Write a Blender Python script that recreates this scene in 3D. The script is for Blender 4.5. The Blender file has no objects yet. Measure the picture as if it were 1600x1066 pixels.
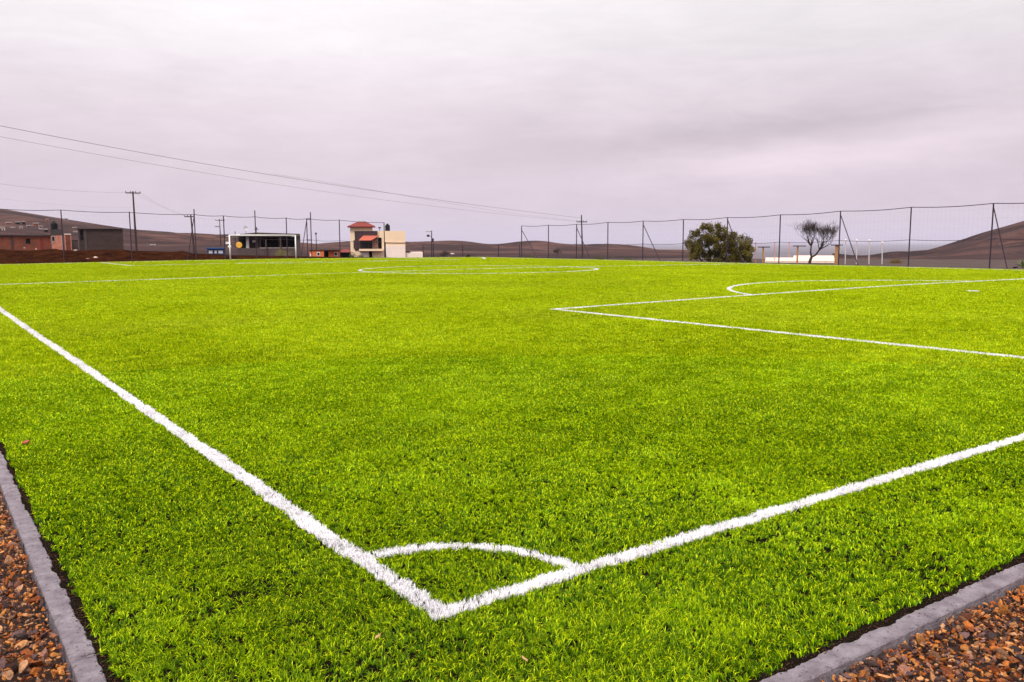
import bpy, bmesh, math, random
import numpy as np
from mathutils import Vector, Matrix, Euler
random.seed(7); rng = np.random.default_rng(7)
S = bpy.context.scene
COL = S.collection

# ------------------------------------------------------------------ camera
CX, CY, CZ = -2.127, -3.638, 1.977            # metres; origin = corner of the pitch, +Y along the touchline, +X along the goal line
YAW, PIT, ROLL, FPX = 0.6183, -0.1196, -0.0034, 1288.2
F = np.array([math.sin(YAW)*math.cos(PIT), math.cos(YAW)*math.cos(PIT), math.sin(PIT)])
R0 = np.cross(F, [0, 0, 1.]); R0 /= np.linalg.norm(R0); U0 = np.cross(R0, F)
RR = math.cos(ROLL)*R0 + math.sin(ROLL)*U0
UU = -math.sin(ROLL)*R0 + math.cos(ROLL)*U0
CAM = np.array([CX, CY, CZ])
FH = np.array([math.sin(YAW), math.cos(YAW), 0.]); RH = np.array([math.cos(YAW), -math.sin(YAW), 0.])
cam = bpy.data.cameras.new('camera'); co = bpy.data.objects.new('camera', cam); COL.objects.link(co)
cam.sensor_width = 36; cam.lens = FPX/1600*36; cam.clip_start = 0.05; cam.clip_end = 100000
co.matrix_world = Matrix(((RR[0], UU[0], -F[0], CX), (RR[1], UU[1], -F[1], CY), (RR[2], UU[2], -F[2], CZ), (0, 0, 0, 1)))
S.camera = co
# ------------------------------------------------------------------ light
SUN_EL, SUN_AZ = math.radians(50), math.radians(-118)      # azimuth from +Y towards +X
w = bpy.data.worlds.new('World'); S.world = w; w.use_nodes = True
nt = w.node_tree; nt.nodes.clear(); N = nt.nodes; L_ = nt.links

class NG:
    """tiny helper for node graphs"""
    def __init__(s, tree): s.t = tree
    def n(s, typ, **kw):
        nd = s.t.nodes.new(typ)
        for k, v in kw.items(): setattr(nd, k, v)
        return nd
    def put(s, sock, v):
        if isinstance(v, bpy.types.NodeSocket): s.t.links.new(v, sock)
        elif v is not None:
            if isinstance(v, (tuple, list)) and len(v) == 3 and sock.type == 'RGBA': v = (*v, 1)
            sock.default_value = v
    def m(s, op, a, b=None, c=None, clamp=False):
        nd = s.n('ShaderNodeMath', operation=op); nd.use_clamp = clamp
        s.put(nd.inputs[0], a)
        if b is not None: s.put(nd.inputs[1], b)
        if c is not None: s.put(nd.inputs[2], c)
        return nd.outputs[0]
    def noise(s, vec=None, scale=5., detail=3., rough=.5, dist=0., out='Fac'):
        nd = s.n('ShaderNodeTexNoise'); s.put(nd.inputs['Scale'], scale); s.put(nd.inputs['Detail'], detail)
        s.put(nd.inputs['Roughness'], rough); s.put(nd.inputs['Distortion'], dist)
        if vec is not None: s.put(nd.inputs['Vector'], vec)
        return nd.outputs[out]
    def ramp(s, fac, stops):
        nd = s.n('ShaderNodeValToRGB'); el = nd.color_ramp.elements
        while len(el) < len(stops): el.new(.5)
        for e, (p, c) in zip(el, stops):
            e.position = p; e.color = (*c, 1) if len(c) == 3 else c
        s.put(nd.inputs[0], fac); return nd.outputs[0]
    def mix(s, fac, a, b, mode='MIX'):
        nd = s.n('ShaderNodeMix', data_type='RGBA', blend_type=mode)
        s.put(nd.inputs[0], fac); s.put(nd.inputs[6], a); s.put(nd.inputs[7], b); return nd.outputs[2]
    def vscale(s, vec, sc):
        nd = s.n('ShaderNodeMapping'); s.put(nd.inputs['Vector'], vec); nd.inputs['Scale'].default_value = sc; return nd.outputs[0]

g = NG(nt)
out = g.n('ShaderNodeOutputWorld'); bg = g.n('ShaderNodeBackground')
tc = g.n('ShaderNodeTexCoord'); sep = g.n('ShaderNodeSeparateXYZ'); L_.new(tc.outputs['Generated'], sep.inputs[0])
X_, Y_, Z_ = sep.outputs
sky = g.n('ShaderNodeTexSky', sky_type='NISHITA'); sky.sun_disc = False
sky.sun_elevation = SUN_EL; sky.sun_rotation = SUN_AZ; sky.dust_density = 3
nz = g.noise(g.vscale(tc.outputs['Generated'], (1, 1, 3.5)), 2.2, 5, .55, .4)
nz2 = g.noise(g.vscale(tc.outputs['Generated'], (1, 1, 4.)), 7., 6, .6, .6)
az = g.m('ARCTAN2', X_, Y_)
azd = g.m('ADD', az, g.m('MULTIPLY', g.m('SUBTRACT', nz2, .5), .10))
eld = g.m('ADD', Z_, g.m('MULTIPLY', g.m('SUBTRACT', nz, .5), .09))
eld = g.m('ADD', eld, g.m('MULTIPLY', g.m('SUBTRACT', nz2, .5), .03))
base = g.ramp(g.m('ADD', Z_, g.m('MULTIPLY', g.m('SUBTRACT', nz, .5), .05)), [
    (0.0, (.75, .65, .735)), (.035, (.765, .645, .725)), (.10, (.80, .68, .75)), (.165, (.86, .76, .815)),
    (.22, (.91, .86, .885)), (.28, (.97, .925, .94)), (.6, (1.03, 1.0, 1.0))])
def blob(pa, pe, sa, se, slope, amp):
    """soft cloud at a bearing and elevation (radians)"""
    da = g.m('SUBTRACT', azd, pa); de = g.m('SUBTRACT', g.m('SUBTRACT', eld, pe), g.m('MULTIPLY', da, slope))
    q = g.m('ADD', g.m('POWER', g.m('ABSOLUTE', g.m('DIVIDE', da, sa)), 2.), g.m('POWER', g.m('ABSOLUTE', g.m('DIVIDE', de, se)), 2.))
    return g.m('MULTIPLY', g.m('EXPONENT', g.m('MULTIPLY', q, -1.)), amp)
def AZ(px): return YAW + math.atan((px-800)/FPX)
def EL(py): return math.sin(math.atan((533-py)/FPX) + PIT)
tot = None
for b in [(AZ(1230), EL(212), .19, .021, .12, -.14), (AZ(960), EL(238), .22, .022, .03, -.09), (AZ(1440), EL(203), .07, .006, .05, -.07),
          (AZ(1250), EL(262), .16, .017, .05, .20), (AZ(800), EL(228), .08, .028, 0., -.04), (AZ(1640), EL(270), .16, .045, .1, -.05),
          (AZ(1500), EL(90), .30, .08, .1, -.07), (AZ(0), EL(190), .30, .06, 0., -.035), (AZ(520), EL(40), .30, .11, 0., .13),
          (AZ(1560), EL(230), .10, .02, .1, .06)]:
    q = blob(*b); tot = q if tot is None else g.m('ADD', tot, q)
nz3 = g.noise(g.vscale(tc.outputs['Generated'], (1, 1, 5.)), 16., 6, .62, .5); nz4 = g.noise(g.vscale(tc.outputs['Generated'], (1, 1, 2.5)), 4., 4, .6, .8)
tot = g.m('ADD', tot, g.m('MULTIPLY', g.m('SUBTRACT', nz2, .5), .20))
tot = g.m('ADD', tot, g.m('MULTIPLY', g.m('SUBTRACT', nz3, .5), .13)); tot = g.m('ADD', tot, g.m('MULTIPLY', g.m('SUBTRACT', nz4, .5), .18))
tot = g.m('ADD', tot, 1.0)
# a real overcast is about three times as bright overhead as at the horizon
up = g.m('ADD', 1.0, g.m('MULTIPLY', g.m('SMOOTH_MAX', g.m('SUBTRACT', Z_, .32), 0., .1), 1.5))
tot = g.m('MULTIPLY', tot, up)
cl = g.mix(1., base, tot, 'MULTIPLY')
skm = g.mix(1., sky.outputs[0], (.1, .1, .1), 'MULTIPLY')
fin = g.mix(.96, skm, cl)
L_.new(fin, bg.inputs[0]); bg.inputs[1].default_value = 1.0; L_.new(bg.outputs[0], out.inputs[0])
sun = bpy.data.lights.new('sun', 'SUN'); sun.energy = 2.6; sun.angle = math.radians(14); sun.color = (1, .95, .87)
so = bpy.data.objects.new('sun', sun); COL.objects.link(so)
sd = Vector((math.sin(SUN_AZ)*math.cos(SUN_EL), math.cos(SUN_AZ)*math.cos(SUN_EL), math.sin(SUN_EL)))
so.rotation_euler = sd.to_track_quat('Z', 'Y').to_euler(); so.location = (0, 0, 60)
S.view_settings.view_transform = 'Standard'; S.view_settings.look = 'None'; S.view_settings.exposure = 0; S.view_settings.gamma = 1
S.cycles.use_denoising = True; S.cycles.max_bounces = 6; S.cycles.volume_bounces = 0
S.cycles.transparent_max_bounces = 8
S.cycles.use_adaptive_sampling = True; S.cycles.adaptive_threshold = 0.01

# ------------------------------------------------------------------ materials
MATS = {}
def mat(name, col, rough=.85, var=.25, scale=3., bump=0., col2=None, metal=0., detail=4., extra=None, coords='Object', spec=.12, stretch=None):
    if name in MATS: return MATS[name]
    m = bpy.data.materials.new(name); m.use_nodes = True; MATS[name] = m
    t = m.node_tree; q = NG(t); p = t.nodes['Principled BSDF']
    tcn = q.n('ShaderNodeTexCoord').outputs[coords]
    if stretch: tcn = q.vscale(tcn, stretch)
    nn = q.noise(tcn, scale, detail, .6)
    c2 = col2 or tuple(max(0, c*(1-var)) for c in col)
    c1 = col if col2 else tuple(min(1, c*(1+var)) for c in col)
    c = q.ramp(nn, [(.3, c2), (.7, c1)])
    if extra: c = extra(q, tcn, c)
    q.put(p.inputs['Base Color'], c); p.inputs['Roughness'].default_value = rough; p.inputs['Metallic'].default_value = metal
    p.inputs['Specular IOR Level'].default_value = spec
    if bump:
        b = q.n('ShaderNodeBump'); b.inputs['Strength'].default_value = bump; b.inputs['Distance'].default_value = .02
        q.put(b.inputs['Height'], q.noise(tcn, scale*6, 5, .65)); t.links.new(b.outputs[0], p.inputs['Normal'])
    return m

# ------------------------------------------------------------------ mesh helpers
class MB:
    def __init__(s): s.v = []; s.f = []
    def add(s, vs, fs):
        o = len(s.v); s.v += [tuple(map(float, v)) for v in vs]; s.f += [tuple(o+i for i in f) for f in fs]; return s
    def box(s, x0, x1, y0, y1, z0, z1):
        return s.add([(x0, y0, z0), (x1, y0, z0), (x1, y1, z0), (x0, y1, z0), (x0, y0, z1), (x1, y0, z1), (x1, y1, z1), (x0, y1, z1)],
                     [(0, 3, 2, 1), (4, 5, 6, 7), (0, 1, 5, 4), (1, 2, 6, 5), (2, 3, 7, 6), (3, 0, 4, 7)])
    def tube(s, pts, rad, n=6):
        pts = [Vector(p) for p in pts]
        rad = rad if isinstance(rad, (list, tuple)) else [rad]*len(pts)
        vs = []; fs = []
        for i, p in enumerate(pts):
            d = (pts[min(i+1, len(pts)-1)]-pts[max(i-1, 0)]).normalized()
            a = d.cross(Vector((0, 0, 1)) if abs(d.z) < .9 else Vector((1, 0, 0))).normalized(); b = d.cross(a)
            for k in range(n):
                t = 2*math.pi*k/n; vs.append(p+(a*math.cos(t)+b*math.sin(t))*rad[i])
        for i in range(len(pts)-1):
            for k in range(n):
                k2 = (k+1) % n; fs.append((i*n+k, i*n+k2, (i+1)*n+k2, (i+1)*n+k))
        fs.append(tuple(range(n-1, -1, -1))); fs.append(tuple((len(pts)-1)*n+k for k in range(n)))
        return s.add(vs, fs)
    def lathe(s, prof, c=(0, 0, 0), n=16):
        vs = []; fs = []
        for r, z in prof:
            for k in range(n):
                t = 2*math.pi*k/n; vs.append((c[0]+r*math.cos(t), c[1]+r*math.sin(t), c[2]+z))
        for i in range(len(prof)-1):
            for k in range(n):
                k2 = (k+1) % n; fs.append((i*n+k, i*n+k2, (i+1)*n+k2, (i+1)*n+k))
        fs.append(tuple(range(n-1, -1, -1))); fs.append(tuple((len(prof)-1)*n+k for k in range(n)))
        return s.add(vs, fs)
    def build(s, name, m, parent=None, smooth=False):
        me = bpy.data.meshes.new(name); me.from_pydata(s.v, [], s.f); me.update()
        o = bpy.data.objects.new(name, me); COL.objects.link(o); me.materials.append(m)
        if parent: o.parent = parent
        if smooth:
            for p in me.polygons: p.use_smooth = True
        return o
def tag(o, label=None, cat=None, group=None, kind=None):
    if label: o['label'] = label
    if cat: o['category'] = cat
    if group: o['group'] = group
    if kind: o['kind'] = kind
    return o
def empty(name, loc, label, cat, group=None, rz=0.):
    o = bpy.data.objects.new(name, None); COL.objects.link(o); o.location = loc; o.rotation_euler = (0, 0, rz); o.empty_display_size = .3
    return tag(o, label, cat, group)
def np_mesh(name, V, T, m, cols=None):
    """V (n,3), T (k,3) triangles, cols (n,3) point colours"""
    me = bpy.data.meshes.new(name)
    me.vertices.add(len(V)); me.vertices.foreach_set('co', V.astype(np.float32).ravel())
    me.loops.add(len(T)*3); me.loops.foreach_set('vertex_index', T.astype(np.int32).ravel())
    me.polygons.add(len(T)); me.polygons.foreach_set('loop_start', np.arange(len(T), dtype=np.int32)*3)
    if cols is not None:
        a = me.color_attributes.new('tint', 'FLOAT_COLOR', 'POINT')
        c4 = np.ones((len(V), 4), np.float32); c4[:, :3] = cols; a.data.foreach_set('color', c4.ravel())
    me.update(); me.validate(); me.materials.append(m)
    o = bpy.data.objects.new(name, me); COL.objects.link(o); return o

def ray(px, py):
    return F + RR*(px-800)/FPX - UU*(py-533)/FPX
def pt(px, py, d):
    """point on the vertical plane d metres ahead of the camera"""
    r = ray(px, py); return CAM + r*d/(r@FH)
def onX(px, py, x):
    r = ray(px, py); return CAM + r*(x-CX)/r[0]
def onY(px, py, y):
    r = ray(px, py); return CAM + r*(y-CY)/r[1]
def uz(px, py, d):
    p = pt(px, py, d)-CAM; return p@RH, p[2]+CZ
def noise2(x, y, sc, seed=0):
    """smooth value noise in 0..1"""
    r = np.random.default_rng(seed); T = r.random((256, 256))
    u = np.asarray(x)/sc+97.3; v = np.asarray(y)/sc+51.7
    i = np.floor(u).astype(int); j = np.floor(v).astype(int); a = u-i; b = v-j
    a = a*a*(3-2*a); b = b*b*(3-2*b); i0 = i % 256; i1 = (i+1) % 256; j0 = j % 256; j1 = (j+1) % 256
    return (T[i0, j0]*(1-a)+T[i1, j0]*a)*(1-b)+(T[i0, j1]*(1-a)+T[i1, j1]*a)*b

# ------------------------------------------------------------------ pitch
PL, PW, BX, BD, RC, RP, SP = 86.5, 57.04, 12.23, 14.51, 7.97, 8.48, 10.87
def ZP(x):
    gx = lambda u: -.0073*np.sqrt((u-PW/2)**2+36.)
    return gx(np.asarray(x, float))-gx(0.)
X0, X1, Y0, Y1 = -1.64, PW+1.9, -1.52, PL+2.4            # edges of the turf carpet
def m_ground():
    def ex(q, tcn, c):
        n = q.noise(tcn, 60., 4, .7); return q.mix(q.m('MULTIPLY', n, .6), c, (.05, .03, .022))
    return mat('infill', (.006, .005, .003), 1., scale=30., col2=(.014, .010, .006), spec=0., extra=None)
infill = m_ground()
# turf backing: sheet with the crown of the pitch
xs = np.unique(np.concatenate([np.linspace(X0, X1, 60)])); ys = np.linspace(Y0, Y1, 40)
XX, YY = np.meshgrid(xs, ys, indexing='ij'); ZZ = ZP(XX)
def grid_obj(name, X, Y, Z, m, kind='structure'):
    a, b = X.shape; V = np.stack([X, Y, Z], -1).reshape(-1, 3); i = np.arange(a*b).reshape(a, b)
    q = np.stack([i[:-1, :-1], i[1:, :-1], i[1:, 1:], i[:-1, 1:]], -1).reshape(-1, 4)
    o = np_mesh(name, V, np.concatenate([q[:, [0, 1, 2]], q[:, [0, 2, 3]]]), m)
    for p in o.data.polygons: p.use_smooth = True
    if kind: o['kind'] = kind
    return o
grid_obj('pitch', XX, YY, ZZ-.004, infill)

# blades
def blade_material(name, sheen):
    m = bpy.data.materials.new(name); m.use_nodes = True; t = m.node_tree; t.nodes.clear(); q = NG(t)
    a = q.n('ShaderNodeAttribute', attribute_name='tint').outputs['Color']
    d = q.n('ShaderNodeBsdfDiffuse'); tr = q.n('ShaderNodeBsdfTranslucent'); gl = q.n('ShaderNodeBsdfGlossy'); gl.inputs['Roughness'].default_value = .42
    q.put(d.inputs[0], a); q.put(tr.inputs[0], a); gl.inputs[0].default_value = (1, 1, 1, 1)
    m1 = q.n('ShaderNodeMixShader'); m1.inputs[0].default_value = .20; t.links.new(d.outputs[0], m1.inputs[1]); t.links.new(tr.outputs[0], m1.inputs[2])
    m2 = q.n('ShaderNodeMixShader'); m2.inputs[0].default_value = sheen; t.links.new(m1.outputs[0], m2.inputs[1]); t.links.new(gl.outputs[0], m2.inputs[2])
    o = q.n('ShaderNodeOutputMaterial'); t.links.new(m2.outputs[0], o.inputs[0]); return m
M_grass = blade_material('turf_fibre', .006); M_white = blade_material('white_fibre', .02)
M_gdry = None
def sample_roots(dens_scale, r0=1.2, r1=125., seed=1, half=None):
    """blade roots spread over the turf, thinning with distance from where the photographer stands"""
    r_ = np.random.default_rng(seed)
    rr = np.geomspace(r0, r1, 400); wv = width(rr); N = lai(rr)/(wv*.036*.62)*dens_scale
    hf = np.where(rr < 5, 1.15, .80); dn = N*rr*2*hf
    cdf = np.concatenate([[0], np.cumsum((dn[1:]+dn[:-1])/2*np.diff(rr))]); n = int(cdf[-1])
    r = np.interp(r_.random(n)*cdf[-1], cdf, rr); h = np.where(r < 5, 1.15, .80)
    a = YAW+(r_.random(n)*2-1)*h
    return CX+r*np.sin(a), CY+r*np.cos(a), r
def width(r): return np.maximum(.0052, .00118*r)
def lai(r): return np.interp(r, [2, 4, 8], [1.75, 2.2, 2.6])*np.minimum(1, (8.5/r))**.9
def blades(x, y, r, hgt, lean, col, seed, wmul=1., tip=np.ones(3)):
    """triangles for blades; near ones are bent in two segments"""
    r_ = np.random.default_rng(seed); n = len(x)
    th = r_.random(n)*2*np.pi; w = width(r)*wmul*(.7+.6*r_.random(n))/2
    la = r_.random(n)*2*np.pi; lm = hgt*(lean[0]*r_.random(n))
    lx = np.cos(la)*lm+lean[1]*hgt; ly = np.sin(la)*lm+lean[2]*hgt
    z0 = ZP(x)-.003; dx = np.cos(th)*w; dy = np.sin(th)*w
    near = r < 14
    def P(a, b, c): return np.stack([a, b, c], -1)
    A = P(x-dx, y-dy, z0); B = P(x+dx, y+dy, z0)
    mx = x+lx*.35; my = y+ly*.35; mz = z0+hgt*.6
    Cc = P(mx-dx*.85, my-dy*.85, mz); D = P(mx+dx*.85, my+dy*.85, mz)
    tz = z0+np.sqrt(np.maximum(hgt**2-(lx**2+ly**2)*.6, (hgt*.35)**2)); T = P(x+lx, y+ly, tz)
    k = near; nn = int(k.sum()); V1 = np.stack([A[k], B[k], Cc[k], D[k], T[k]], 1).reshape(-1, 3)
    i = np.arange(nn)[:, None]*5
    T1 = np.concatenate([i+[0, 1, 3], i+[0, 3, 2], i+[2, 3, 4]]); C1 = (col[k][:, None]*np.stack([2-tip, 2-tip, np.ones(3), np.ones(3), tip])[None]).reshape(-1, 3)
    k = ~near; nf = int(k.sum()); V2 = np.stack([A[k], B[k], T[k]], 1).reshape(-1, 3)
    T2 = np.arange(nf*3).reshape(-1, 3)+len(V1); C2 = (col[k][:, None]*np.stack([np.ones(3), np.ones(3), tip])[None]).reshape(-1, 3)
    return np.concatenate([V1, V2]), np.concatenate([T1, T2]), np.concatenate([C1, C2])

# markings: each is (name, function giving the signed reach from the middle of the line)
def seg(x, y, a, b):
    a = np.array(a, float); b = np.array(b, float); d = b-a; l2 = d@d
    t = np.clip(((x-a[0])*d[0]+(y-a[1])*d[1])/l2, 0, 1); return np.hypot(x-a[0]-t*d[0], y-a[1]-t*d[1])
def poly(x, y, pts):
    m_ = np.full(len(x), 1e9)
    for a, b in zip(pts[:-1], pts[1:]): m_ = np.minimum(m_, seg(x, y, a, b))
    return m_
TOUCH = [(0, 0), (-.02, .6), (-.04, 1.55), (-.04, 2.9), (-.05, 3.85), (-.09, 6.7), (-.15, 12.), (-.22, 16.5), (-.32, 25.6), (-.2, 45), (0, PL)]
GOALL = [(0, 0), (.44, 0), (1.44, -.006), (2.34, -.02), (3.43, -.045), (4.8, -.06), (6.5, -.10), (14, -.1), (30, 0), (PW, 0)]
c45 = np.linspace(0, np.pi/2, 10)
def arc(x, y, cx, cy, r): return np.abs(np.hypot(x-cx, y-cy)-r)
bigd = lambda x: np.full(len(x), 1e9)
MARK = [
 ('touchline', lambda x, y: poly(x, y, TOUCH), .056),
 ('goal_line', lambda x, y: poly(x, y, GOALL), .055),
 ('corner_arc', lambda x, y: np.where((x > -.0) & (y > .0), arc(x, y, 0, 0, .955), 1e9), .043),
 ('penalty_area_line', lambda x, y: poly(x, y, [(BX, 0), (BX, BD), (PW-BX, BD), (PW-BX, 0)]), .06),
 ('penalty_arc', lambda x, y: np.where(y > BD, arc(x, y, PW/2, SP, RP), 1e9), .06),
 ('penalty_spot', lambda x, y: np.hypot(x-PW/2, y-SP), .20),
 ('halfway_line', lambda x, y: poly(x, y, [(0, PL/2), (PW, PL/2)]), .07),
 ('centre_circle', lambda x, y: arc(x, y, PW/2, PL/2, RC), .07),
 ('far_penalty_area_line', lambda x, y: poly(x, y, [(BX, PL), (BX, PL-BD), (PW-BX, PL-BD), (PW-BX, PL)]), .09),
 ('far_penalty_arc', lambda x, y: np.where(y < PL-BD, arc(x, y, PW/2, PL-SP, RP), 1e9), .08),
 ('far_goal_line', lambda x, y: poly(x, y, [(0, PL), (PW, PL)]), .10),
 ('far_touchline', lambda x, y: poly(x, y, [(PW, 0), (PW, PL)]), .08),
]
def jit(x, y): return (noise2(x, y, .05, 11)-.5)*.030+(noise2(x, y, .35, 12)-.5)*.028
def on_mark(x, y, r):
    idx = np.full(len(x), -1); j = jit(x, y); pad = np.minimum(.03, .0006*r)
    for k, (n_, fn, hw) in enumerate(MARK):
        idx[(fn(x, y)+j*(1.0 if hw < .15 else .3) < hw+pad) & (idx < 0)] = k
    return idx
def kx(y): return -1.572-.012*np.clip(y, 0, 6.5)        # inner edge of the left kerb
def ky(x): return -1.405-.027*np.clip(x, -2, 5)        # inner edge of the kerb behind the goal line
def edge_ok(x, y):
    e1 = kx(y)+.034+(noise2(x, y, .05, 21)-.5)*.045+(noise2(x, y, .5, 22)-.5)*.03
    e2 = ky(x)+.040+(noise2(x, y, .05, 23)-.5)*.05+(noise2(x, y, .5, 24)-.5)*.04
    return (x > e1) & (y > e2) & (x < X1) & (y < Y1)
def tufts(x, y, r, seed):
    """gather the near fibres into tufts as they are stitched, so dark infill shows between"""
    r_ = np.random.default_rng(seed); k = 7; near = r_.random(len(r)) < np.clip((12-r)/5, 0, 1); xn, yn, rn = x[near], y[near], r[near]; m_ = max(1, len(xn)//k); xc, yc, rc = xn[:m_], yn[:m_], rn[:m_]
    sp_ = .0045+.0006*rc; a = r_.random((k, m_))*2*np.pi; q = np.sqrt(r_.random((k, m_)))*sp_; ox = q*np.cos(a); oy = q*np.sin(a)
    X = np.concatenate([(xc+ox).ravel(), x[~near]]); Y = np.concatenate([(yc+oy).ravel(), y[~near]]); Rr = np.concatenate([np.tile(rc, k), r[~near]])
    z = np.zeros((~near).sum()); OX = np.concatenate([(ox/sp_).ravel(), z]); OY = np.concatenate([(oy/sp_).ravel(), z]); T_ = np.concatenate([np.tile(r_.random(m_), k), r_.random(len(z))])
    return X, Y, Rr, OX, OY, T_
_d = [CAM+ray(a_, b_)*(CZ/-ray(a_, b_)[2]) for a_, b_ in ((-60, 459), (58, 455.5))]
def turf():
    x, y, r = sample_roots(.95, seed=3); p_ = rng.permutation(len(x)); x, y, r = x[p_], y[p_], r[p_]
    x, y, r, ox, oy, tt = tufts(x, y, r, 4)
    ok = edge_ok(x, y); ok &= (seg(x, y, _d[0][:2], _d[1][:2]) > .10) | (rng.random(len(x)) < .1)
    x, y, r, ox, oy, tt = x[ok], y[ok], r[ok], ox[ok], oy[ok], tt[ok]
    clump = noise2(x, y, .022, 31)*.42+noise2(x, y, .09, 32)*.20+noise2(x, y, .40, 33)*.22+noise2(x, y, 1.4, 34)*.16
    keep = rng.random(len(x)) < np.clip((clump-.25)*5.0, np.clip(.14+.06*(r-4), .14, .6), 1.); x, y, r, clump, ox, oy, tt = [q[keep] for q in (x, y, r, clump, ox, oy, tt)]
    idx = on_mark(x, y, r)
    h = .032*(.40+1.1*clump)*(.65+.3*tt+.35*rng.random(len(x)))
    big = noise2(x, y, 1.7, 41)*.5+noise2(x, y, 6., 42)*.5
    h *= .9+.25*big
    lx = (noise2(x, y, .22, 51)-.5)*.9+(noise2(x, y, 2.5, 53)-.5)*.5; ly = (noise2(x, y, .22, 52)-.5)*.9+(noise2(x, y, 2.5, 54)-.5)*.5
    lx += ox*.55; ly += oy*.55
    a = np.array([.345, .54, .0015]); b = np.array([.016, .080, .002]); c = np.array([.60, .74, .006])
    patch = noise2(x, y, 1.1, 43)*.42+noise2(x, y, .28, 44)*.33+noise2(x, y, 3., 45)*.25; tt = np.where(tt > .52, .55+tt*.45, tt*.5); u = np.clip(tt*.75+rng.random(len(x))*.25+(patch-.47)*1.15*np.clip(1.25-r/22, 0, 1)+.05+.20*np.clip(1.35-r/9, 0, 1), 0, 1)[:, None]; v = (rng.random(len(x))[:, None] < .20)  # blades nearer the viewer are painted darker, standing in for shade between them
    u = u*(1-.6*np.clip((r-5)/18, 0, 1))[:, None]      # far off each blade stands for a whole patch: spread narrows, colour painted lighter
    seam = (np.abs(y-3.265-(noise2(x, y*0, .6, 48)-.5)*.05) < .028)[:, None] & ((x > .2) & (x < 9))[:, None] & (rng.random(len(x)) < .7)[:, None]; u = np.where(seam, 0, u)
    col = a*(1-u*.86)+b*u*.86; col = np.where(v, c, col)
    # blades fade slightly dustier where the carpet is worn
    worn = np.clip((noise2(x, y, 4., 61)-.55)*2, 0, 1)[:, None]; col = col*(1-.16*worn)+np.array([.40, .46, .05])*.16*worn
    # a joint between two rolls of carpet
    g_ = idx < 0
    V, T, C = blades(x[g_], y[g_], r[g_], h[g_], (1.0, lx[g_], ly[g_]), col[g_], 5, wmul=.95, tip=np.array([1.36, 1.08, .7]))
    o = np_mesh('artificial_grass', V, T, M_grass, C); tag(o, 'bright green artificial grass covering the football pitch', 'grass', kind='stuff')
    # white fibres: twice as dense as the green ones
    x2, y2, r2 = sample_roots(1.6, seed=77); ok = edge_ok(x2, y2); x2, y2, r2 = x2[ok], y2[ok], r2[ok]
    i2 = on_mark(x2, y2, r2); k = i2 >= 0; x2, y2, r2, i2 = x2[k], y2[k], r2[k], i2[k]
    bald = noise2(x2, y2, .022, 71)*.62+noise2(x2, y2, .10, 72)*.38+.02*np.clip(r2-5, 0, 8); far_gap = noise2(x2, y2, 1.2, 73)*.6+noise2(x2, y2, .5, 74)*.4; k = ((bald > .41) | (rng.random(len(x2)) < .25)) & ((far_gap > .34+.12*np.clip((r2-30)/40, 0, 1)) | (r2 < 22) | (rng.random(len(x2)) < .45)); x2, y2, r2, i2 = x2[k], y2[k], r2[k], i2[k]
    for j, (n_, fn, hw) in enumerate(MARK):
        k = i2 == j
        if not k.any(): continue
        X, Y, R_ = x2[k], y2[k], r2[k]
        hh = .034*(.7+.5*rng.random(len(X)))
        lx = (noise2(X, Y, .15, 81)-.5)*.8; ly = (noise2(X, Y, .15, 82)-.5)*.8
        cw = np.full((len(X), 3), .94)*(.90+.14*rng.random(len(X)))[:, None]*np.array([1., .975, 1.])
        V, T, C = blades(X, Y, R_, hh, (.8, lx, ly), cw, 90+j)
        o = np_mesh(n_, V, T, M_white, C); o['kind'] = 'structure'
turf()

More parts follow.
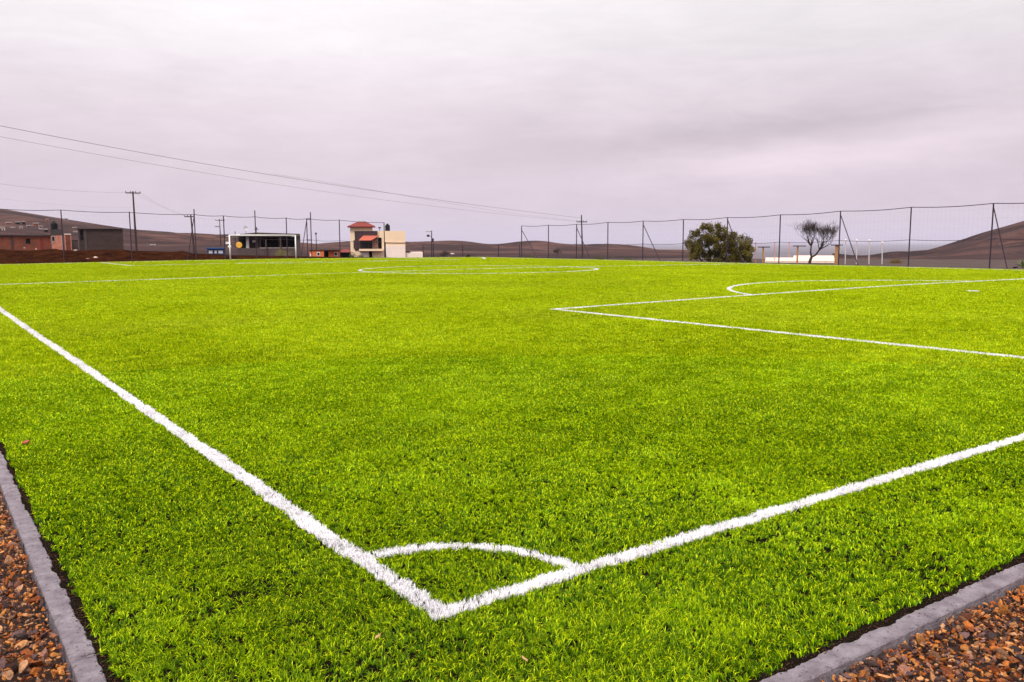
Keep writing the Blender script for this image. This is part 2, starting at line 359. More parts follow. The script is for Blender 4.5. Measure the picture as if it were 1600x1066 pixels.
# ------------------------------------------------------------------ kerbs, gravel, ground
M_conc = mat('kerb_concrete', (.31, .265, .295), .95, scale=9., bump=1., detail=8., col2=(.15, .122, .14),
             extra=lambda q, tcn, c: q.mix(q.m('MULTIPLY', q.m('GREATER_THAN', q.noise(tcn, 38., 3, .6), .63), .55), c, (.07, .05, .055)))
def kerb():
    V = []; Tt = []
    def strip(P0, nrm, wid, fine):
        """P0: points along the inner edge, nrm points outward"""
        P0 = np.asarray(P0, float); t = np.concatenate([[0], np.cumsum(np.hypot(*np.diff(P0, axis=0).T))]); nrm = np.array(nrm, float); k = 1. if fine else 0.
        sh_ = noise2(t, t*0, .16, 6); a = ((noise2(t, t*0, .02, 5)-.5)*.012+np.clip(sh_-.62, 0, 1)*.09+(noise2(t, t*0, .07, 67)-.5)*.012+(noise2(t, t*0, .6, 66)-.5)*.016)*k
        b = ((noise2(t, t*0, .5, 7)-.5)*.008+(noise2(t, t*0, .05, 9)-.5)*.003)*k
        j = (np.where(((t+.9) % 1.53) < .014, -.010, 0)-np.clip(noise2(t, t*0, .05, 68)-.78, 0, 1)*.03)*k
        zt = .004+(noise2(t, t*0, 1.5, 8)-.5)*.006*k+j; zz = ZP(P0[:, 0]); n1 = (noise2(t, t*0, .03, 91)-.5)*.003; n2 = (noise2(t, t*0, .03, 92)-.5)*.003
        prof = [(a+.004, -.06+0*t), (a, zt-.010), (a+.005, zt-.001+n1), (a*.5+wid*.3, zt+n2), (a*.2+wid*.62, zt+.001-n2), (wid-.007+b, zt), (wid+b, zt-.006), (wid+.006+b, -.12+0*t)]
        n = len(prof); P = np.stack([np.stack([P0[:, 0]+nrm[0]*u, P0[:, 1]+nrm[1]*u, zz+z], -1) for u, z in prof], 1)
        o = sum(len(v) for v in V); V.append(P.reshape(-1, 3)); i = o+np.arange(P.shape[0]*n).reshape(-1, n)
        q = np.stack([i[:-1, :-1], i[1:, :-1], i[1:, 1:], i[:-1, 1:]], -1).reshape(-1, 4); Tt.append(np.concatenate([q[:, [0, 1, 2]], q[:, [0, 2, 3]]]))
    t = np.concatenate([np.arange(-1.5, 9, .008), np.linspace(9, PL+2.6, 60)]); strip(np.stack([kx(t), t], -1), (-1, 0), .108, True)
    t = np.concatenate([np.arange(-1.66, 9, .008), np.linspace(9, PW+2.1, 60)]); strip(np.stack([t, ky(t)], -1), (0, -1), .115, True)
    t = np.linspace(-1.5, PL+2.5, 20); strip(np.stack([t*0+PW+1.95, t], -1), (1, 0), .11, False); t = np.linspace(-1.6, PW+2, 60); strip(np.stack([t, t*0+PL+2.5], -1), (0, 1), .11, False)
    o = np_mesh('kerb', np.concatenate(V), np.concatenate(Tt), M_conc); o.data.shade_flat(); o['kind'] = 'structure'
kerb()

# the land
xs = np.concatenate([-np.geomspace(40000, 16, 46), np.linspace(-15, -4, 10), np.linspace(-3.5, 62, 70), np.linspace(64, 160, 50), np.geomspace(165, 60000, 60)])
ys = np.concatenate([-np.geomspace(40000, 16, 40), np.linspace(-15, -4, 10), np.linspace(-3.5, 95, 90), np.linspace(97, 200, 50), np.geomspace(206, 60000, 60)])
XX, YY = np.meshgrid(xs, ys, indexing='ij')
def smooth(a, b, t): t = np.clip((t-a)/(b-a), 0, 1); return t*t*(3-2*t)
def ZG(X, Y):
    ox = np.maximum(np.maximum(X-(PW+2.3), -2.-X), 0); oy = np.maximum(np.maximum(Y-(PL+2.8), -2.-Y), 0); o = np.hypot(ox, oy)
    inside = np.where((X > X0+.0) & (X < X1) & (Y > Y0) & (Y < Y1), ZP(np.clip(X, 0, PW))-.12, -.062)
    dist = np.hypot(X-CX, Y-CY)
    z = inside-.40*smooth(2, 13, o)+(noise2(X, Y, 3., 3)-.5)*.06*smooth(1, 6, o)
    z = z-125*np.clip((dist-122)/1300, 0, 1)**1.0
    z = z+(noise2(X, Y, 900., 4)-.5)*14*smooth(1500, 4000, dist)
    return z
def m_land():
    m = bpy.data.materials.new('land'); m.use_nodes = True; t = m.node_tree; q = NG(t); p = t.nodes['Principled BSDF']
    ge = q.n('ShaderNodeNewGeometry').outputs['Position']
    a = q.noise(ge, .9, 6, .65); near = q.ramp(a, [(.3, (.014, .006, .004)), (.55, (.045, .017, .009)), (.75, (.08, .033, .018))])
    b = q.noise(ge, .0021, 8, .7); far = q.ramp(b, [(.35, (.022, .02, .024)), (.5, (.05, .04, .042)), (.66, (.10, .075, .07))])
    l = q.n('ShaderNodeVectorMath', operation='LENGTH'); t.links.new(ge, l.inputs[0])
    f = q.m('MULTIPLY', q.m('SUBTRACT', l.outputs['Value'], 200.), .0008, clamp=True)
    q.put(p.inputs['Base Color'], q.mix(f, near, far)); p.inputs['Roughness'].default_value = .95; return m
grid_obj('ground', XX, YY, ZG(XX, YY), m_land())

# gravel: crushed stone beyond the kerbs
def ico(sub, seed):
    bm = bmesh.new(); bmesh.ops.create_icosphere(bm, subdivisions=sub, radius=1.); r_ = np.random.default_rng(seed)
    V = np.array([v.co[:] for v in bm.verts]); T = np.array([[v.index for v in f.verts] for f in bm.faces]); bm.free()
    # chop with random planes so the stones are angular
    for _ in range(11):
        n = r_.normal(size=3); n /= np.linalg.norm(n); c = .32+.35*r_.random(); d = V@n; over = d > c; V[over] -= np.outer(d[over]-c, n)
    V *= np.array([1.1, .6+.35*r_.random(), .30+.25*r_.random()]); return V, T
def gravel():
    lib = {s: [ico(s, 100+10*s+k) for k in range(7)] for s in (1, 2)}
    Vs, Ts, Cs = [], [], []; off = 0
    pal = np.array([[.30, .095, .02], [.24, .07, .018], [.38, .14, .035], [.17, .05, .018], [.09, .035, .022], [.05, .028, .028], [.40, .20, .09], [.22, .11, .085], [.42, .18, .05], [.10, .06, .065], [.34, .19, .11], [.14, .07, .04], [.03, .02, .02]])
    areas = [(-2.9, -1.70, -.9, 7.5, 12500), (-3.6, -1.76, 7.5, 15, 4500), (-.4, 5.4, -2.75, -1.55, 14500), (5.4, 9, -3.0, -1.66, 4000)]
    for x0, x1, y0, y1, n in areas:
        n = int(n*1.75); x = x0+(x1-x0)*rng.random(n); y = y0+(y1-y0)*rng.random(n)
        s = .0095+.017*rng.random(n)**1.5; s = np.where(rng.random(n) < .08, .026+.030*rng.random(n)**2, s)
        dens = noise2(x, y, .25, 15); k = (rng.random(n) < .6+.8*dens) & ((x < kx(y)-.118-s*.4) | (y < ky(x)-.125-s*.4)); x, y, s = x[k], y[k], s[k]
        o = np.argsort(-s); x, y, s = x[o], y[o], s[o]
        z = -.054+s*.35+.034*rng.random(len(x))*(s < .02)+(noise2(x, y, .35, 16)-.35)*.035+.012*(s > .024)
        for lv, idx in ((2, np.where(s > .021)[0]), (1, np.where(s <= .021)[0])):
            pick = rng.integers(0, 7, len(idx))
            for kk in range(7):
                I = idx[pick == kk]; V, T = lib[lv][kk]; m_ = len(I)
                if not m_: continue
                q = rng.normal(size=(m_, 4)); q[:, 1:3] *= .45; q /= np.linalg.norm(q, axis=1)[:, None]; w_, a, b, c = q.T
                Rm = np.stack([1-2*(b*b+c*c), 2*(a*b-c*w_), 2*(a*c+b*w_), 2*(a*b+c*w_), 1-2*(a*a+c*c), 2*(b*c-a*w_), 2*(a*c-b*w_), 2*(b*c+a*w_), 1-2*(a*a+b*b)], -1).reshape(-1, 3, 3)
                P = np.einsum('nij,vj->nvi', Rm, V)*s[I][:, None, None]; P += np.stack([x[I], y[I], z[I]], -1)[:, None]
                Vs.append(P.reshape(-1, 3)); Ts.append((T[None]+(np.arange(m_)*len(V))[:, None, None]).reshape(-1, 3)+off); off += m_*len(V)
                cc = pal[rng.integers(0, len(pal), m_)]*(.7+.8*rng.random(m_))[:, None]*np.array([1.02, 1.0, .95]); Cs.append(np.repeat(cc, len(V), 0))
    m = bpy.data.materials.new('crushed_stone'); m.use_nodes = True; t = m.node_tree; q = NG(t); p = t.nodes['Principled BSDF']
    a = q.n('ShaderNodeAttribute', attribute_name='tint').outputs['Color']; ge = q.n('ShaderNodeNewGeometry').outputs['Position']
    nn = q.noise(ge, 90., 4, .65); q.put(p.inputs['Base Color'], q.mix(1., a, q.ramp(nn, [(.3, (.45, .42, .5)), (.7, (1.4, 1.3, 1.1))]), 'MULTIPLY'))
    p.inputs['Roughness'].default_value = .7; p.inputs['Specular IOR Level'].default_value = .15
    b = q.n('ShaderNodeBump'); b.inputs['Strength'].default_value = .5; b.inputs['Distance'].default_value = .004; q.put(b.inputs['Height'], q.noise(ge, 220., 4, .6)); t.links.new(b.outputs[0], p.inputs['Normal'])
    o = np_mesh('gravel', np.concatenate(Vs), np.concatenate(Ts), m, np.concatenate(Cs)); o.data.shade_flat(); tag(o, 'orange brown crushed stone beyond the concrete kerb', 'gravel', kind='stuff')
    # dark rubber crumbs and grit in the gap between kerb and carpet
    n = 9000; t_ = rng.random(n)**1.6*9; side = rng.random(n) < .5; j = rng.normal(size=n)*.022
    x = np.where(side, 0, -1.5+t_); y = np.where(side, -1.4+t_, 0); x = np.where(side, kx(y)+.014+j*.7, x); y = np.where(side, y, ky(x)+.018+j*.8); s = .002+.006*rng.random(n)**2; V, T = ico(1, 5)
    P = V[None]*s[:, None, None]+np.stack([x, y, ZP(x)+.0+.006*rng.random(n)], -1)[:, None]
    pc = np.array([[.02, .016, .014], [.05, .02, .015], [.14, .055, .03], [.03, .02, .03]])[rng.integers(0, 4, n)]
    o = np_mesh('grit', P.reshape(-1, 3), (T[None]+(np.arange(n)*len(V))[:, None, None]).reshape(-1, 3), m, np.repeat(pc, len(V), 0))
    tag(o, 'dark crumbs of rubber and soil between kerb and turf', 'grit', kind='stuff')
gravel()

# stray bits lying on the turf
def stone(name, px, py, size, col, label, cat):
    r = ray(px, py); t = (CZ-.045)/-r[2]; p = CAM+r*t; V, T = ico(2, int(px)); V = V*size
    o = np_mesh(name, V, T, mat('stone_'+name, col, .8, scale=40., bump=.4)); o.location = (p[0], p[1], ZP(p[0])+.030); tag(o, label, cat); return o
stone('red_stone', 41, 688, .062, (.36, .10, .045), 'small red brown stone lying on the turf near the left kerb', 'stone')
def leaf(px, py, rz, col, label):
    r = ray(px, py); t = (CZ-.04)/-r[2]; p = CAM+r*t; mb = MB(); n = 8
    vs = [(0, 0, .004)]; 
    for k in range(n):
        a = 2*math.pi*k/n; vs.append((.022*math.cos(a)*(1.25 if k == 0 else 1), .009*math.sin(a), .003*math.cos(3*a)))
    mb.add(vs, [(0, 1+k, 1+(k+1) % n) for k in range(n)]); 
    o = mb.build('dry_leaf', mat('dry_leaf', (.45, .27, .12), .8)); o.location = (p[0], p[1], ZP(p[0])+.036); o.rotation_euler = (.15, -.1, rz)
    sm = o.modifiers.new('s', 'SOLIDIFY'); sm.thickness = .0012; tag(o, label, 'leaf'); return o
leaf(590, 992, .5, 0, 'dry tan leaf lying on the turf below the corner of the white lines')
leaf(820, 1028, 1.5, 0, 'dry leaf lying on the turf near the bottom edge, right of the pitch corner')

# ------------------------------------------------------------------ hills and bank
def ridge(name, pts, D, D0, z0, m, noise_amp=1.5, nsc=40., back=1.6, nt_=40, prof=1.5, seed=1, step=6):
    """a hill whose skyline runs through the bearings/heights given; D ridge distance, D0 foot distance"""
    px = np.arange(pts[0][0], pts[-1][0]+1, step).astype(float)
    pyr = np.interp(px, [p[0] for p in pts], [p[1] for p in pts])
    ker = np.hanning(9); ker /= ker.sum(); pyr = np.convolve(np.pad(pyr, 4, 'edge'), ker, 'valid')
    V = np.zeros((len(px), nt_+8, 3))
    for i, (a, b) in enumerate(zip(px, pyr)):
        Dd = D if not callable(D) else D(a)
        top = pt(a, b, Dd)
        for j in range(nt_+8):
            if j < nt_:
                t = j/(nt_-1); d = D0+(Dd-D0)*t; p = pt(a, b, d); z = z0+(top[2]-z0)*t**prof
            else:
                t = (j-nt_+1)/8; d = Dd*(1+(back-1)*t); p = pt(a, b, d); z = top[2]-(top[2]+130 if noise_amp > .5 else top[2]-z0)*t**1.4
            V[i, j] = (p[0], p[1], z)
    X, Y, Z = V[..., 0], V[..., 1], V[..., 2]
    T = np.minimum(np.arange(nt_+8)/(nt_-1), 1.)[None]; wgt = np.sin(np.pi*np.clip(T, 0, 1))*(np.arange(nt_+8)[None] < nt_)
    Z = Z+(noise2(X, Y, nsc, seed)-.5)*noise_amp*wgt+(noise2(X, Y, nsc*.3, seed+1)-.5)*noise_amp*.4*wgt
    o = grid_obj(name, X, Y, Z, m)
    V = np.stack([X, Y, Z], -1)
    def find(a, b):
        i = int(np.clip(round((a-px[0])/step), 0, len(px)-1)); best = None
        for j in range(nt_):
            d = V[i, j]-CAM; q = 533-FPX*(d@UU)/(d@F)
            if best is None or abs(q-b) < best[0]: best = (abs(q-b), V[i, j])
        return best[1]
    return o, find
def m_hill():
    m = bpy.data.materials.new('hill_scrub'); m.use_nodes = True; t = m.node_tree; q = NG(t); p = t.nodes['Principled BSDF']
    ge = q.n('ShaderNodeNewGeometry').outputs['Position']
    a = q.noise(ge, .012, 8, .65, .5); c = q.ramp(a, [(.38, (.021, .0088, .0092)), (.5, (.052, .0235, .0215)), (.60, (.105, .050, .040))])
    sp_ = q.noise(ge, .05, 6, .85); c = q.mix(q.m('MULTIPLY', q.m('GREATER_THAN', sp_, .58), .75), c, (.014, .010, .011))
    s3 = q.noise(g_stretch(q, ge), .035, 6, .75); c = q.mix(q.m('MULTIPLY', q.m('GREATER_THAN', s3, .60), .5), c, (.14, .066, .048))
    q.put(p.inputs['Base Color'], c); p.inputs['Roughness'].default_value = .95; p.inputs['Specular IOR Level'].default_value = .1; return m
def g_stretch(q, v): return q.vscale(v, (1, 1, 3))
MH = m_hill()
_, find_left = ridge('hill', [(-700, 250), (-300, 288), (-100, 313), (0, 326), (75, 338), (150, 350), (200, 357.5), (270, 364), (350, 372), (420, 379), (470, 384), (540, 390), (600, 393), (660, 395), (760, 400), (800, 404)],
                    800, 118, -.95, MH, 9., 90., prof=1.25, seed=3)
ridge('hill', [(470, 399), (560, 391), (632, 384.5), (660, 380.5), (685, 377.5), (703, 377), (730, 380.5), (762, 387), (780, 385.5), (810, 382), (850, 380), (870, 382), (892, 386.5), (925, 385.5), (960, 388), (990, 394), (1020, 400), (1048, 404), (1085, 408)],
      1400, 116, -.95, MH, 10., 120., prof=1.9, seed=8)
ridge('hill', [(960, 408), (1010, 402), (1040, 400), (1065, 401), (1090, 404), (1130, 406), (1180, 409), (1240, 412)], 2600, 600, -40, MH, 10., 150., prof=1.2, seed=12)
ridge('hill', [(1300, 411), (1360, 408), (1400, 402), (1440, 394), (1470, 386), (1500, 376), (1540, 362), (1570, 354), (1600, 345), (1700, 318), (1900, 280), (2200, 250), (2600, 300)],
      620, 112, -.95, MH, 9., 70., prof=1.35, seed=15)
M_bank = mat('red_dirt', (.046, .0145, .0055), .95, scale=.7, spec=0., col2=(.008, .003, .002), detail=7., bump=.8,
             extra=lambda q, tcn, c: q.mix(q.m('MULTIPLY', q.m('GREATER_THAN', q.noise(tcn, 1.6, 6, .75), .60), .5), c, (.10, .036, .015)))
bp = [(-500, 388), (-100, 389), (0, 389.5), (30, 391.5), (60, 391), (85, 388.5), (97, 391), (125, 391.5), (150, 390.5), (192, 390), (205, 392), (240, 392.5), (272, 394), (285, 391.5), (298, 396), (340, 397.5), (370, 399), (470, 400.5), (540, 402), (660, 403), (760, 404)]
ridge('dirt_bank', bp, 110, 100, -.45, M_bank, .45, 1.6, back=1.12, nt_=16, prof=.8, seed=21, step=2)

# ------------------------------------------------------------------ things placed in a frame parallel to the goal posts seen ahead
class Thing:
    def __init__(s, name, label, cat, px, d, py=404, group=None):
        az = AZ(px); s.fh = np.array([math.sin(az), math.cos(az), 0.]); s.rh = np.array([math.cos(az), -math.sin(az), 0.])
        p = pt(px, py, d); s.p0 = p; s.d = (p-CAM)@s.fh; s.o = empty(name, tuple(p), label, cat, group, -az)
    def L(s, px, py, v=0.):
        r = ray(px, py); p = CAM+r*(s.d+v)/(r@s.fh)-s.p0; return p@s.rh, v, p[2]
    def box(s, part, a, b, t, bt, v0, v1, m, parent=None, mb=None):
        x0, _, z1 = s.L(a, t, v0); x1, _, _ = s.L(b, t, v0); _, _, z0 = s.L((a+b)/2, bt, v0)
        M = mb or MB(); M.box(x0, x1, v0, v1, z0, z1)
        return M if mb is not None else M.build(part, m, parent or s.o)
    def add(s, part, mb, m, parent=None, smooth=False): return mb.build(part, m, parent or s.o, smooth)

def brick_extra(q, tcn, c):
    b = q.n('ShaderNodeTexBrick'); t = q.t; mp = q.n('ShaderNodeMapping'); mp.inputs['Rotation'].default_value = (math.pi/2, 0, 0); t.links.new(tcn, mp.inputs[0]); t.links.new(mp.outputs[0], b.inputs['Vector'])
    b.inputs['Scale'].default_value = 1.; b.inputs['Brick Width'].default_value = .42; b.inputs['Row Height'].default_value = .21; b.inputs['Mortar Size'].default_value = .018
    b.inputs['Mortar'].default_value = (.13, .09, .075, 1); q.put(b.inputs['Color1'], c); q.put(b.inputs['Color2'], q.mix(.4, c, (.10, .05, .04))); return b.outputs['Color']
M_brick = mat('red_brick', (.34, .075, .032), .9, scale=.8, col2=(.13, .035, .02), extra=brick_extra)
M_block = mat('grey_block', (.095, .078, .08), .95, scale=.8, col2=(.055, .045, .05), extra=brick_extra)
M_dark = mat('dark_opening', (.006, .006, .006), .9)
M_glass = mat('dark_glass', (.008, .009, .011), .3, spec=.25)
M_pink = mat('pink_render', (.52, .21, .15), .9, scale=1.6, var=.3)
M_orange = mat('orange_render', (.70, .19, .07), .9, scale=.9, var=.15)
M_cream = mat('cream_render', (.84, .63, .44), .9, scale=.5, var=.07)
M_pale = mat('pale_render', (.84, .70, .62), .9, scale=.7, var=.06)
M_slab = mat('grey_slab', (.06, .05, .05), .9, var=.2); M_slab2 = mat('pale_slab', (.42, .35, .33), .9, var=.2)
M_charcoal = mat('charcoal_wall', (.022, .0185, .019), .9, scale=.7, var=.25, extra=brick_extra)
M_tank = mat('black_plastic', (.006, .006, .008), .6, spec=.2)
M_tile = mat('red_tile', (.20, .035, .03), .7, scale=4., var=.25, stretch=(8, 1, 1)); M_tile2 = mat('salmon_tile', (.50, .13, .085), .7, scale=4., var=.2, stretch=(6, 1, 1))
M_steel = mat('dark_steel', (.045, .03, .045), .6, var=.2); M_wood = mat('dark_wood', (.06, .04, .038), .9, scale=6., var=.3, stretch=(1, 1, .1))
M_white = mat('white_paint', (.82, .80, .80), .6, var=.05); M_tan = mat('tan_timber', (.38, .20, .09), .85, scale=5., var=.3, stretch=(1, 1, .15))
M_blue = mat('blue_sheet', (.03, .07, .20), .6, var=.2); M_yel = mat('yellow_paint', (.80, .42, .07), .6, var=.1)
M_rust = mat('rusty_rail', (.50, .24, .10), .8, var=.2)
M_wire = mat('wire', (.10, .09, .10), .6)

def tank(name, px0, px1, pt_, pb, d, label):
    t = Thing(name, label, 'water tank', (px0+px1)/2, d, pb); r = (t.L(px1, pb)[0]-t.L(px0, pb)[0])/2; h = t.L((px0+px1)/2, pt_)[2]
    mb = MB(); mb.lathe([(r*.97, 0), (r, h*.05), (r, h*.22), (r*.96, h*.25), (r, h*.28), (r, h*.48), (r*.96, h*.51), (r, h*.54), (r, h*.68), (r*.8, h*.82), (r*.36, h*.9)], n=20); t.add('barrel', mb, M_tank, smooth=True)
    mb = MB(); mb.lathe([(r*.40, h*.89), (r*.42, h*.92), (r*.42, h*.98), (r*.3, h)], n=16); t.add('lid', mb, M_tank)
    return t

# brick house at the far left
t = Thing('brick_house', 'long unplastered red brick house with dark flat roof edge at the far left', 'house', 20, 150, 396)
t.box('wall', -60, 78.5, 368.5, 404, 0, 9, M_brick)
t.box('roof', -61, 80, 366.8, 368.5, -.35, 9.4, M_slab)
t.box('wall_column', 16.5, 19, 368.6, 404, -.12, 0, M_slab)
t.box('window', 40, 47, 373, 381, -.03, .1, M_dark); t.box('door', 62, 67, 373, 393, -.03, .1, M_tile)
# pink house with dark upper block
t = Thing('pink_house', 'small pink walled house with grey window between brick house and brick pillar', 'house', 89, 152, 396)
t.box('wall', 80, 98, 368, 404, 0, 7, M_pink)
t.box('upper_wall', 78.5, 97, 358.5, 368, .4, 6, M_slab)
f = t.box('window', 80.6, 85.3, 368.6, 378, -.06, .05, M_slab2); t.box('pane', 81.3, 84.6, 369.8, 376.8, -.08, -.05, M_glass, f)
t.box('wall_column', 96, 98.6, 367.4, 404, -.2, 0, M_slab2)
tank('water_tank', 79.5, 90.5, 346, 358.4, 154, 'squat black water tank on the pink house roof at the left')
t = Thing('brick_pillar', 'short wide brick wall end with pale plaster edges, right of the pink house', 'wall', 106, 151, 396)
t.box('panel', 102, 109.5, 367.5, 404, 0, .5, M_brick); mb = MB(); t.box('', 100.3, 102, 366.6, 404, -.03, .53, None, mb=mb); t.box('', 109.5, 111, 366.6, 404, -.03, .53, None, mb=mb)
t.add('plaster_edge', mb, M_pink); t.box('cap', 100.3, 111, 365.4, 366.6, -.03, .53, M_pale)
t = Thing('block_wall', 'low grey block wall between brick pillar and long charcoal shed', 'wall', 117, 156, 396)
t.box('wall', 111.5, 122, 376, 404, 0, .4, M_block); t.box('coping', 111.3, 122.3, 375, 376, -.06, .46, M_slab)
# charcoal shed
t = Thing('charcoal_shed', 'long flat roofed charcoal block shed with open doorway at its left end', 'shed', 157, 146, 396)
t.box('wall', 122, 191.5, 358.2, 404, 0, 7, M_charcoal); t.box('roof', 119.5, 192.3, 357.2, 358.2, -.3, 7.3, M_slab)
f = t.box('doorway', 125, 129.6, 360, 375, -.04, .1, M_dark); t.box('side_wall', 122, 124.3, 359, 404, -.10, 0, M_slab); t.box('wall_column', 131, 134.2, 359, 404, -.08, 0, M_block)
# blue stall
t = Thing('blue_stall', 'low blue sheeted stall with white panels behind the dirt bank left of the goal', 'stall', 337, 128, 400)
t.box('roof', 321, 352, 387.4, 389.3, -.4, 3.2, M_blue); t.box('wall', 324, 351.5, 389.3, 403, 0, 3, M_blue)
for a, b in ((326, 332), (335, 338.5), (341, 348)): t.box('panel', a, b, 391.5, 396, -.06, .02, M_white)
# notice board by the goal
t = Thing('notice_board', 'pair of small white boards on a post just left of the goal', 'sign', 356, 118, 404)
t.box('board', 352.5, 360, 378, 381.4, 0, .08, M_white); t.box('board', 356, 361, 383.6, 386.6, 0, .08, M_white); t.box('post', 357.3, 358.2, 377, 406, .08, .16, M_steel)
# flat-roofed grey building behind the goal
t = Thing('flat_roofed_building', 'dark building with a wide flat roof slab and open porch behind the white goal', 'building', 420, 135, 402)
t.box('wall', 372, 467.5, 367, 404, 2.2, 9, M_charcoal)
mb = MB(); x0, _, z = t.L(374.5, 367); xm, _, zm = t.L(401, 363.4); x1, _, z2 = t.L(468.5, 365.6); th = .28
mb.add([(x0, -.6, z-th), (xm, -.6, z-th), (x1, -.6, z-th), (x0, 9.4, z-th), (xm, 9.4, z-th), (x1, 9.4, z-th), (x0, -.6, z+.1), (xm, -.6, zm), (x1, -.6, z2), (x0, 9.4, z+.1), (xm, 9.4, zm), (x1, 9.4, z2)],
       [(0, 1, 7, 6), (1, 2, 8, 7), (3, 9, 10, 4), (4, 10, 11, 5), (0, 6, 9, 3), (2, 5, 11, 8), (6, 7, 10, 9), (7, 8, 11, 10), (0, 3, 4, 1), (1, 4, 5, 2)])
t.add('roof', mb, mat('olive_slab', (.10, .085, .06), .9))
t.box('column', 384, 388.6, 368.5, 388, 1.4, 1.9, M_white); t.box('end_wall', 463.5, 469, 367.5, 404, -.3, 8.9, M_block)
for a in (401, 405.4): t.box('column', a, a+1.8, 368.5, 388, .8, 1.1, M_block)
t.box('parapet', 371, 469, 388, 404, -1.2, -.9, M_block); t.box('coping', 405, 463, 387.2, 388, -1.25, -.85, M_slab2)
t.box('column', 414.5, 416, 374, 404, -1.5, -1.3, M_block); t.box('column', 437, 438.6, 370, 404, -1.5, -1.3, M_block)
t.box('panel', 372.4, 383, 371, 387.5, 2.05, 2.2, M_dark); t.box('panel', 408, 434, 372, 386, 2.08, 2.2, M_dark); t.box('panel', 441, 461, 372, 386, 2.08, 2.2, M_dark)
f = t.box('sign_panel', 394, 400, 375.5, 379, 1.9, 2.0, M_white)
mb = MB(); x, _, z = t.L(384, 357); xb, _, zb = t.L(384.2, 366); mb.tube([(xb, 1, zb), (x, 1, z)], .03); t.add('dish_mast', mb, M_steel)
mb = MB(); mb.lathe([(.05, -.12), (.22, -.08), (.36, .0), (.40, .07), (.36, .05), (.2, -.03)], n=16); o = t.add('satellite_dish', mb, mat('dish_grey', (.45, .42, .46), .5)); o.location = (x, .8, z); o.rotation_euler = (1.2, .2, 0)
mb = MB(); xb, _, zb = t.L(400.5, 364); x, _, z = t.L(400.5, 356); mb.tube([(xb, 2, zb), (x, 2, z)], .05); mb.box(x-.35, x+.35, 1.95, 2.05, z-.3, z-.22); mb.box(x-.12, x+.12, 1.9, 2.1, z-.15, z+.1); t.add('aerial', mb, M_steel)
mb = MB(); xb, _, zb = t.L(367, 388); x, _, z = t.L(367, 361.5); mb.tube([(xb, 1, zb), (x, 1, z)], .06); t.add('stand_pipe', mb, M_steel)
t = Thing('round_sign', 'round yellow disc hanging against the dark wall inside the goal frame', 'sign', 373.5, 133, 383)
mb = MB(); r = 4.7*133/FPX; mb.lathe([(r*.92, 0), (r, .03), (r, .10), (r*.92, .13)], n=24); o = t.add('disc', mb, M_yel); o.rotation_euler = (math.pi/2, 0, 0)
mb = MB(); mb.tube([(-.0, .05, r*.9), (0, .05, r+.8)], .03); t.add('hanger', mb, M_steel)
# orange house
t = Thing('orange_house', 'low bright orange house with small windows, right of the tall fence mast', 'house', 508, 150, 401)
t.box('wall', 483, 506, 391, 406, 0, 6, M_orange); t.box('wall', 513, 531, 391, 406, .8, 7, M_orange); t.box('recess', 506, 513, 391.6, 406, 2., 6, M_dark); t.box('roof', 482.4, 531.6, 390.2, 391, -.2, 7.2, M_slab)
for a, b, v in ((495, 500, 0), (522, 527.5, .8)):
    f = t.box('window', a, b, 394, 400, v-.06, v+.03, M_white); t.box('pane', a+.8, b-.8, 395, 399.2, v-.09, v-.06, M_glass, f)
t.box('doorway', 484.5, 487, 396.5, 404, -.05, .05, M_white)
t = Thing('red_roofed_shed', 'small dark shed with faded red roof between orange house and cream house', 'shed', 540, 142, 402)
t.box('wall', 531.5, 549, 394.5, 407, 0, 4, M_dark)
mb = MB(); x0, _, z0 = t.L(530.5, 394.5); x1, _, _ = t.L(549.5, 394.5); _, _, z1 = t.L(540, 389.6); mb.add([(x0, -.4, z0), (x1, -.4, z0), (x1, 4.2, z0), (x0, 4.2, z0), (x0+.6, 2, z1), (x1-.6, 2, z1)], [(0, 1, 5, 4), (1, 2, 5), (2, 3, 4, 5), (3, 0, 4), (0, 3, 2, 1)]); t.add('roof', mb, M_tile)
# cream house with tower
t = Thing('cream_house', 'cream two storey house with red hipped tower roof and black balcony windows', 'house', 590, 130, 404)
t.box('wall', 546.8, 582, 353.6, 404, 0, 7, M_cream)                       # tower
t.box('side_wing', 582, 633, 361, 404, .15, 9, M_cream)
t.box('extension', 633, 661, 394.4, 404.5, .6, 7, M_pale); t.box('coping', 630.5, 641, 392.5, 394.4, .5, 7.1, M_slab)
t.box('lower_wall', 600.4, 632.9, 384, 404.2, .09, .15, M_pale)
t.box('string_course', 600.2, 633.2, 378.6, 379.5, .04, .15, mat('tan_band', (.55, .40, .27), .9))
x0, _, z0 = t.L(542.5, 354); x1, _, _ = t.L(586.6, 354); xa, _, z1 = t.L(564, 345.8); mb = MB()
mb.add([(x0, -.6, z0), (x1, -.6, z0), (x1, 4.6, z0), (x0, 4.6, z0), (xa-.5, 2, z1), (xa+.7, 2, z1), (x0, -.6, z0-.1), (x1, -.6, z0-.1), (x1, 4.6, z0-.1), (x0, 4.6, z0-.1)],
       [(0, 1, 5, 4), (1, 2, 5), (2, 3, 4, 5), (3, 0, 4), (6, 9, 8, 7), (0, 6, 7, 1), (1, 7, 8, 2), (2, 8, 9, 3), (3, 9, 6, 0)])
rf = t.add('roof', mb, M_tile); mb = MB(); mb.box(xa-.5, xa+.7, 1.6, 2.4, z1-.15, z1+.06); t.add('ridge_cap', mb, M_slab2, rf)
t.box('dark_cladding', 554, 589.4, 361.2, 391.5, -.10, .0, mat('plum_cladding', (.07, .042, .05), .6, var=.3))
t.box('shutter', 552.2, 558.4, 375.5, 388.5, -.22, -.10, mat('plum_cladding', (.07, .042, .05)))
f = t.box('window', 562.5, 581.5, 374.5, 389, -.16, -.10, M_steel)
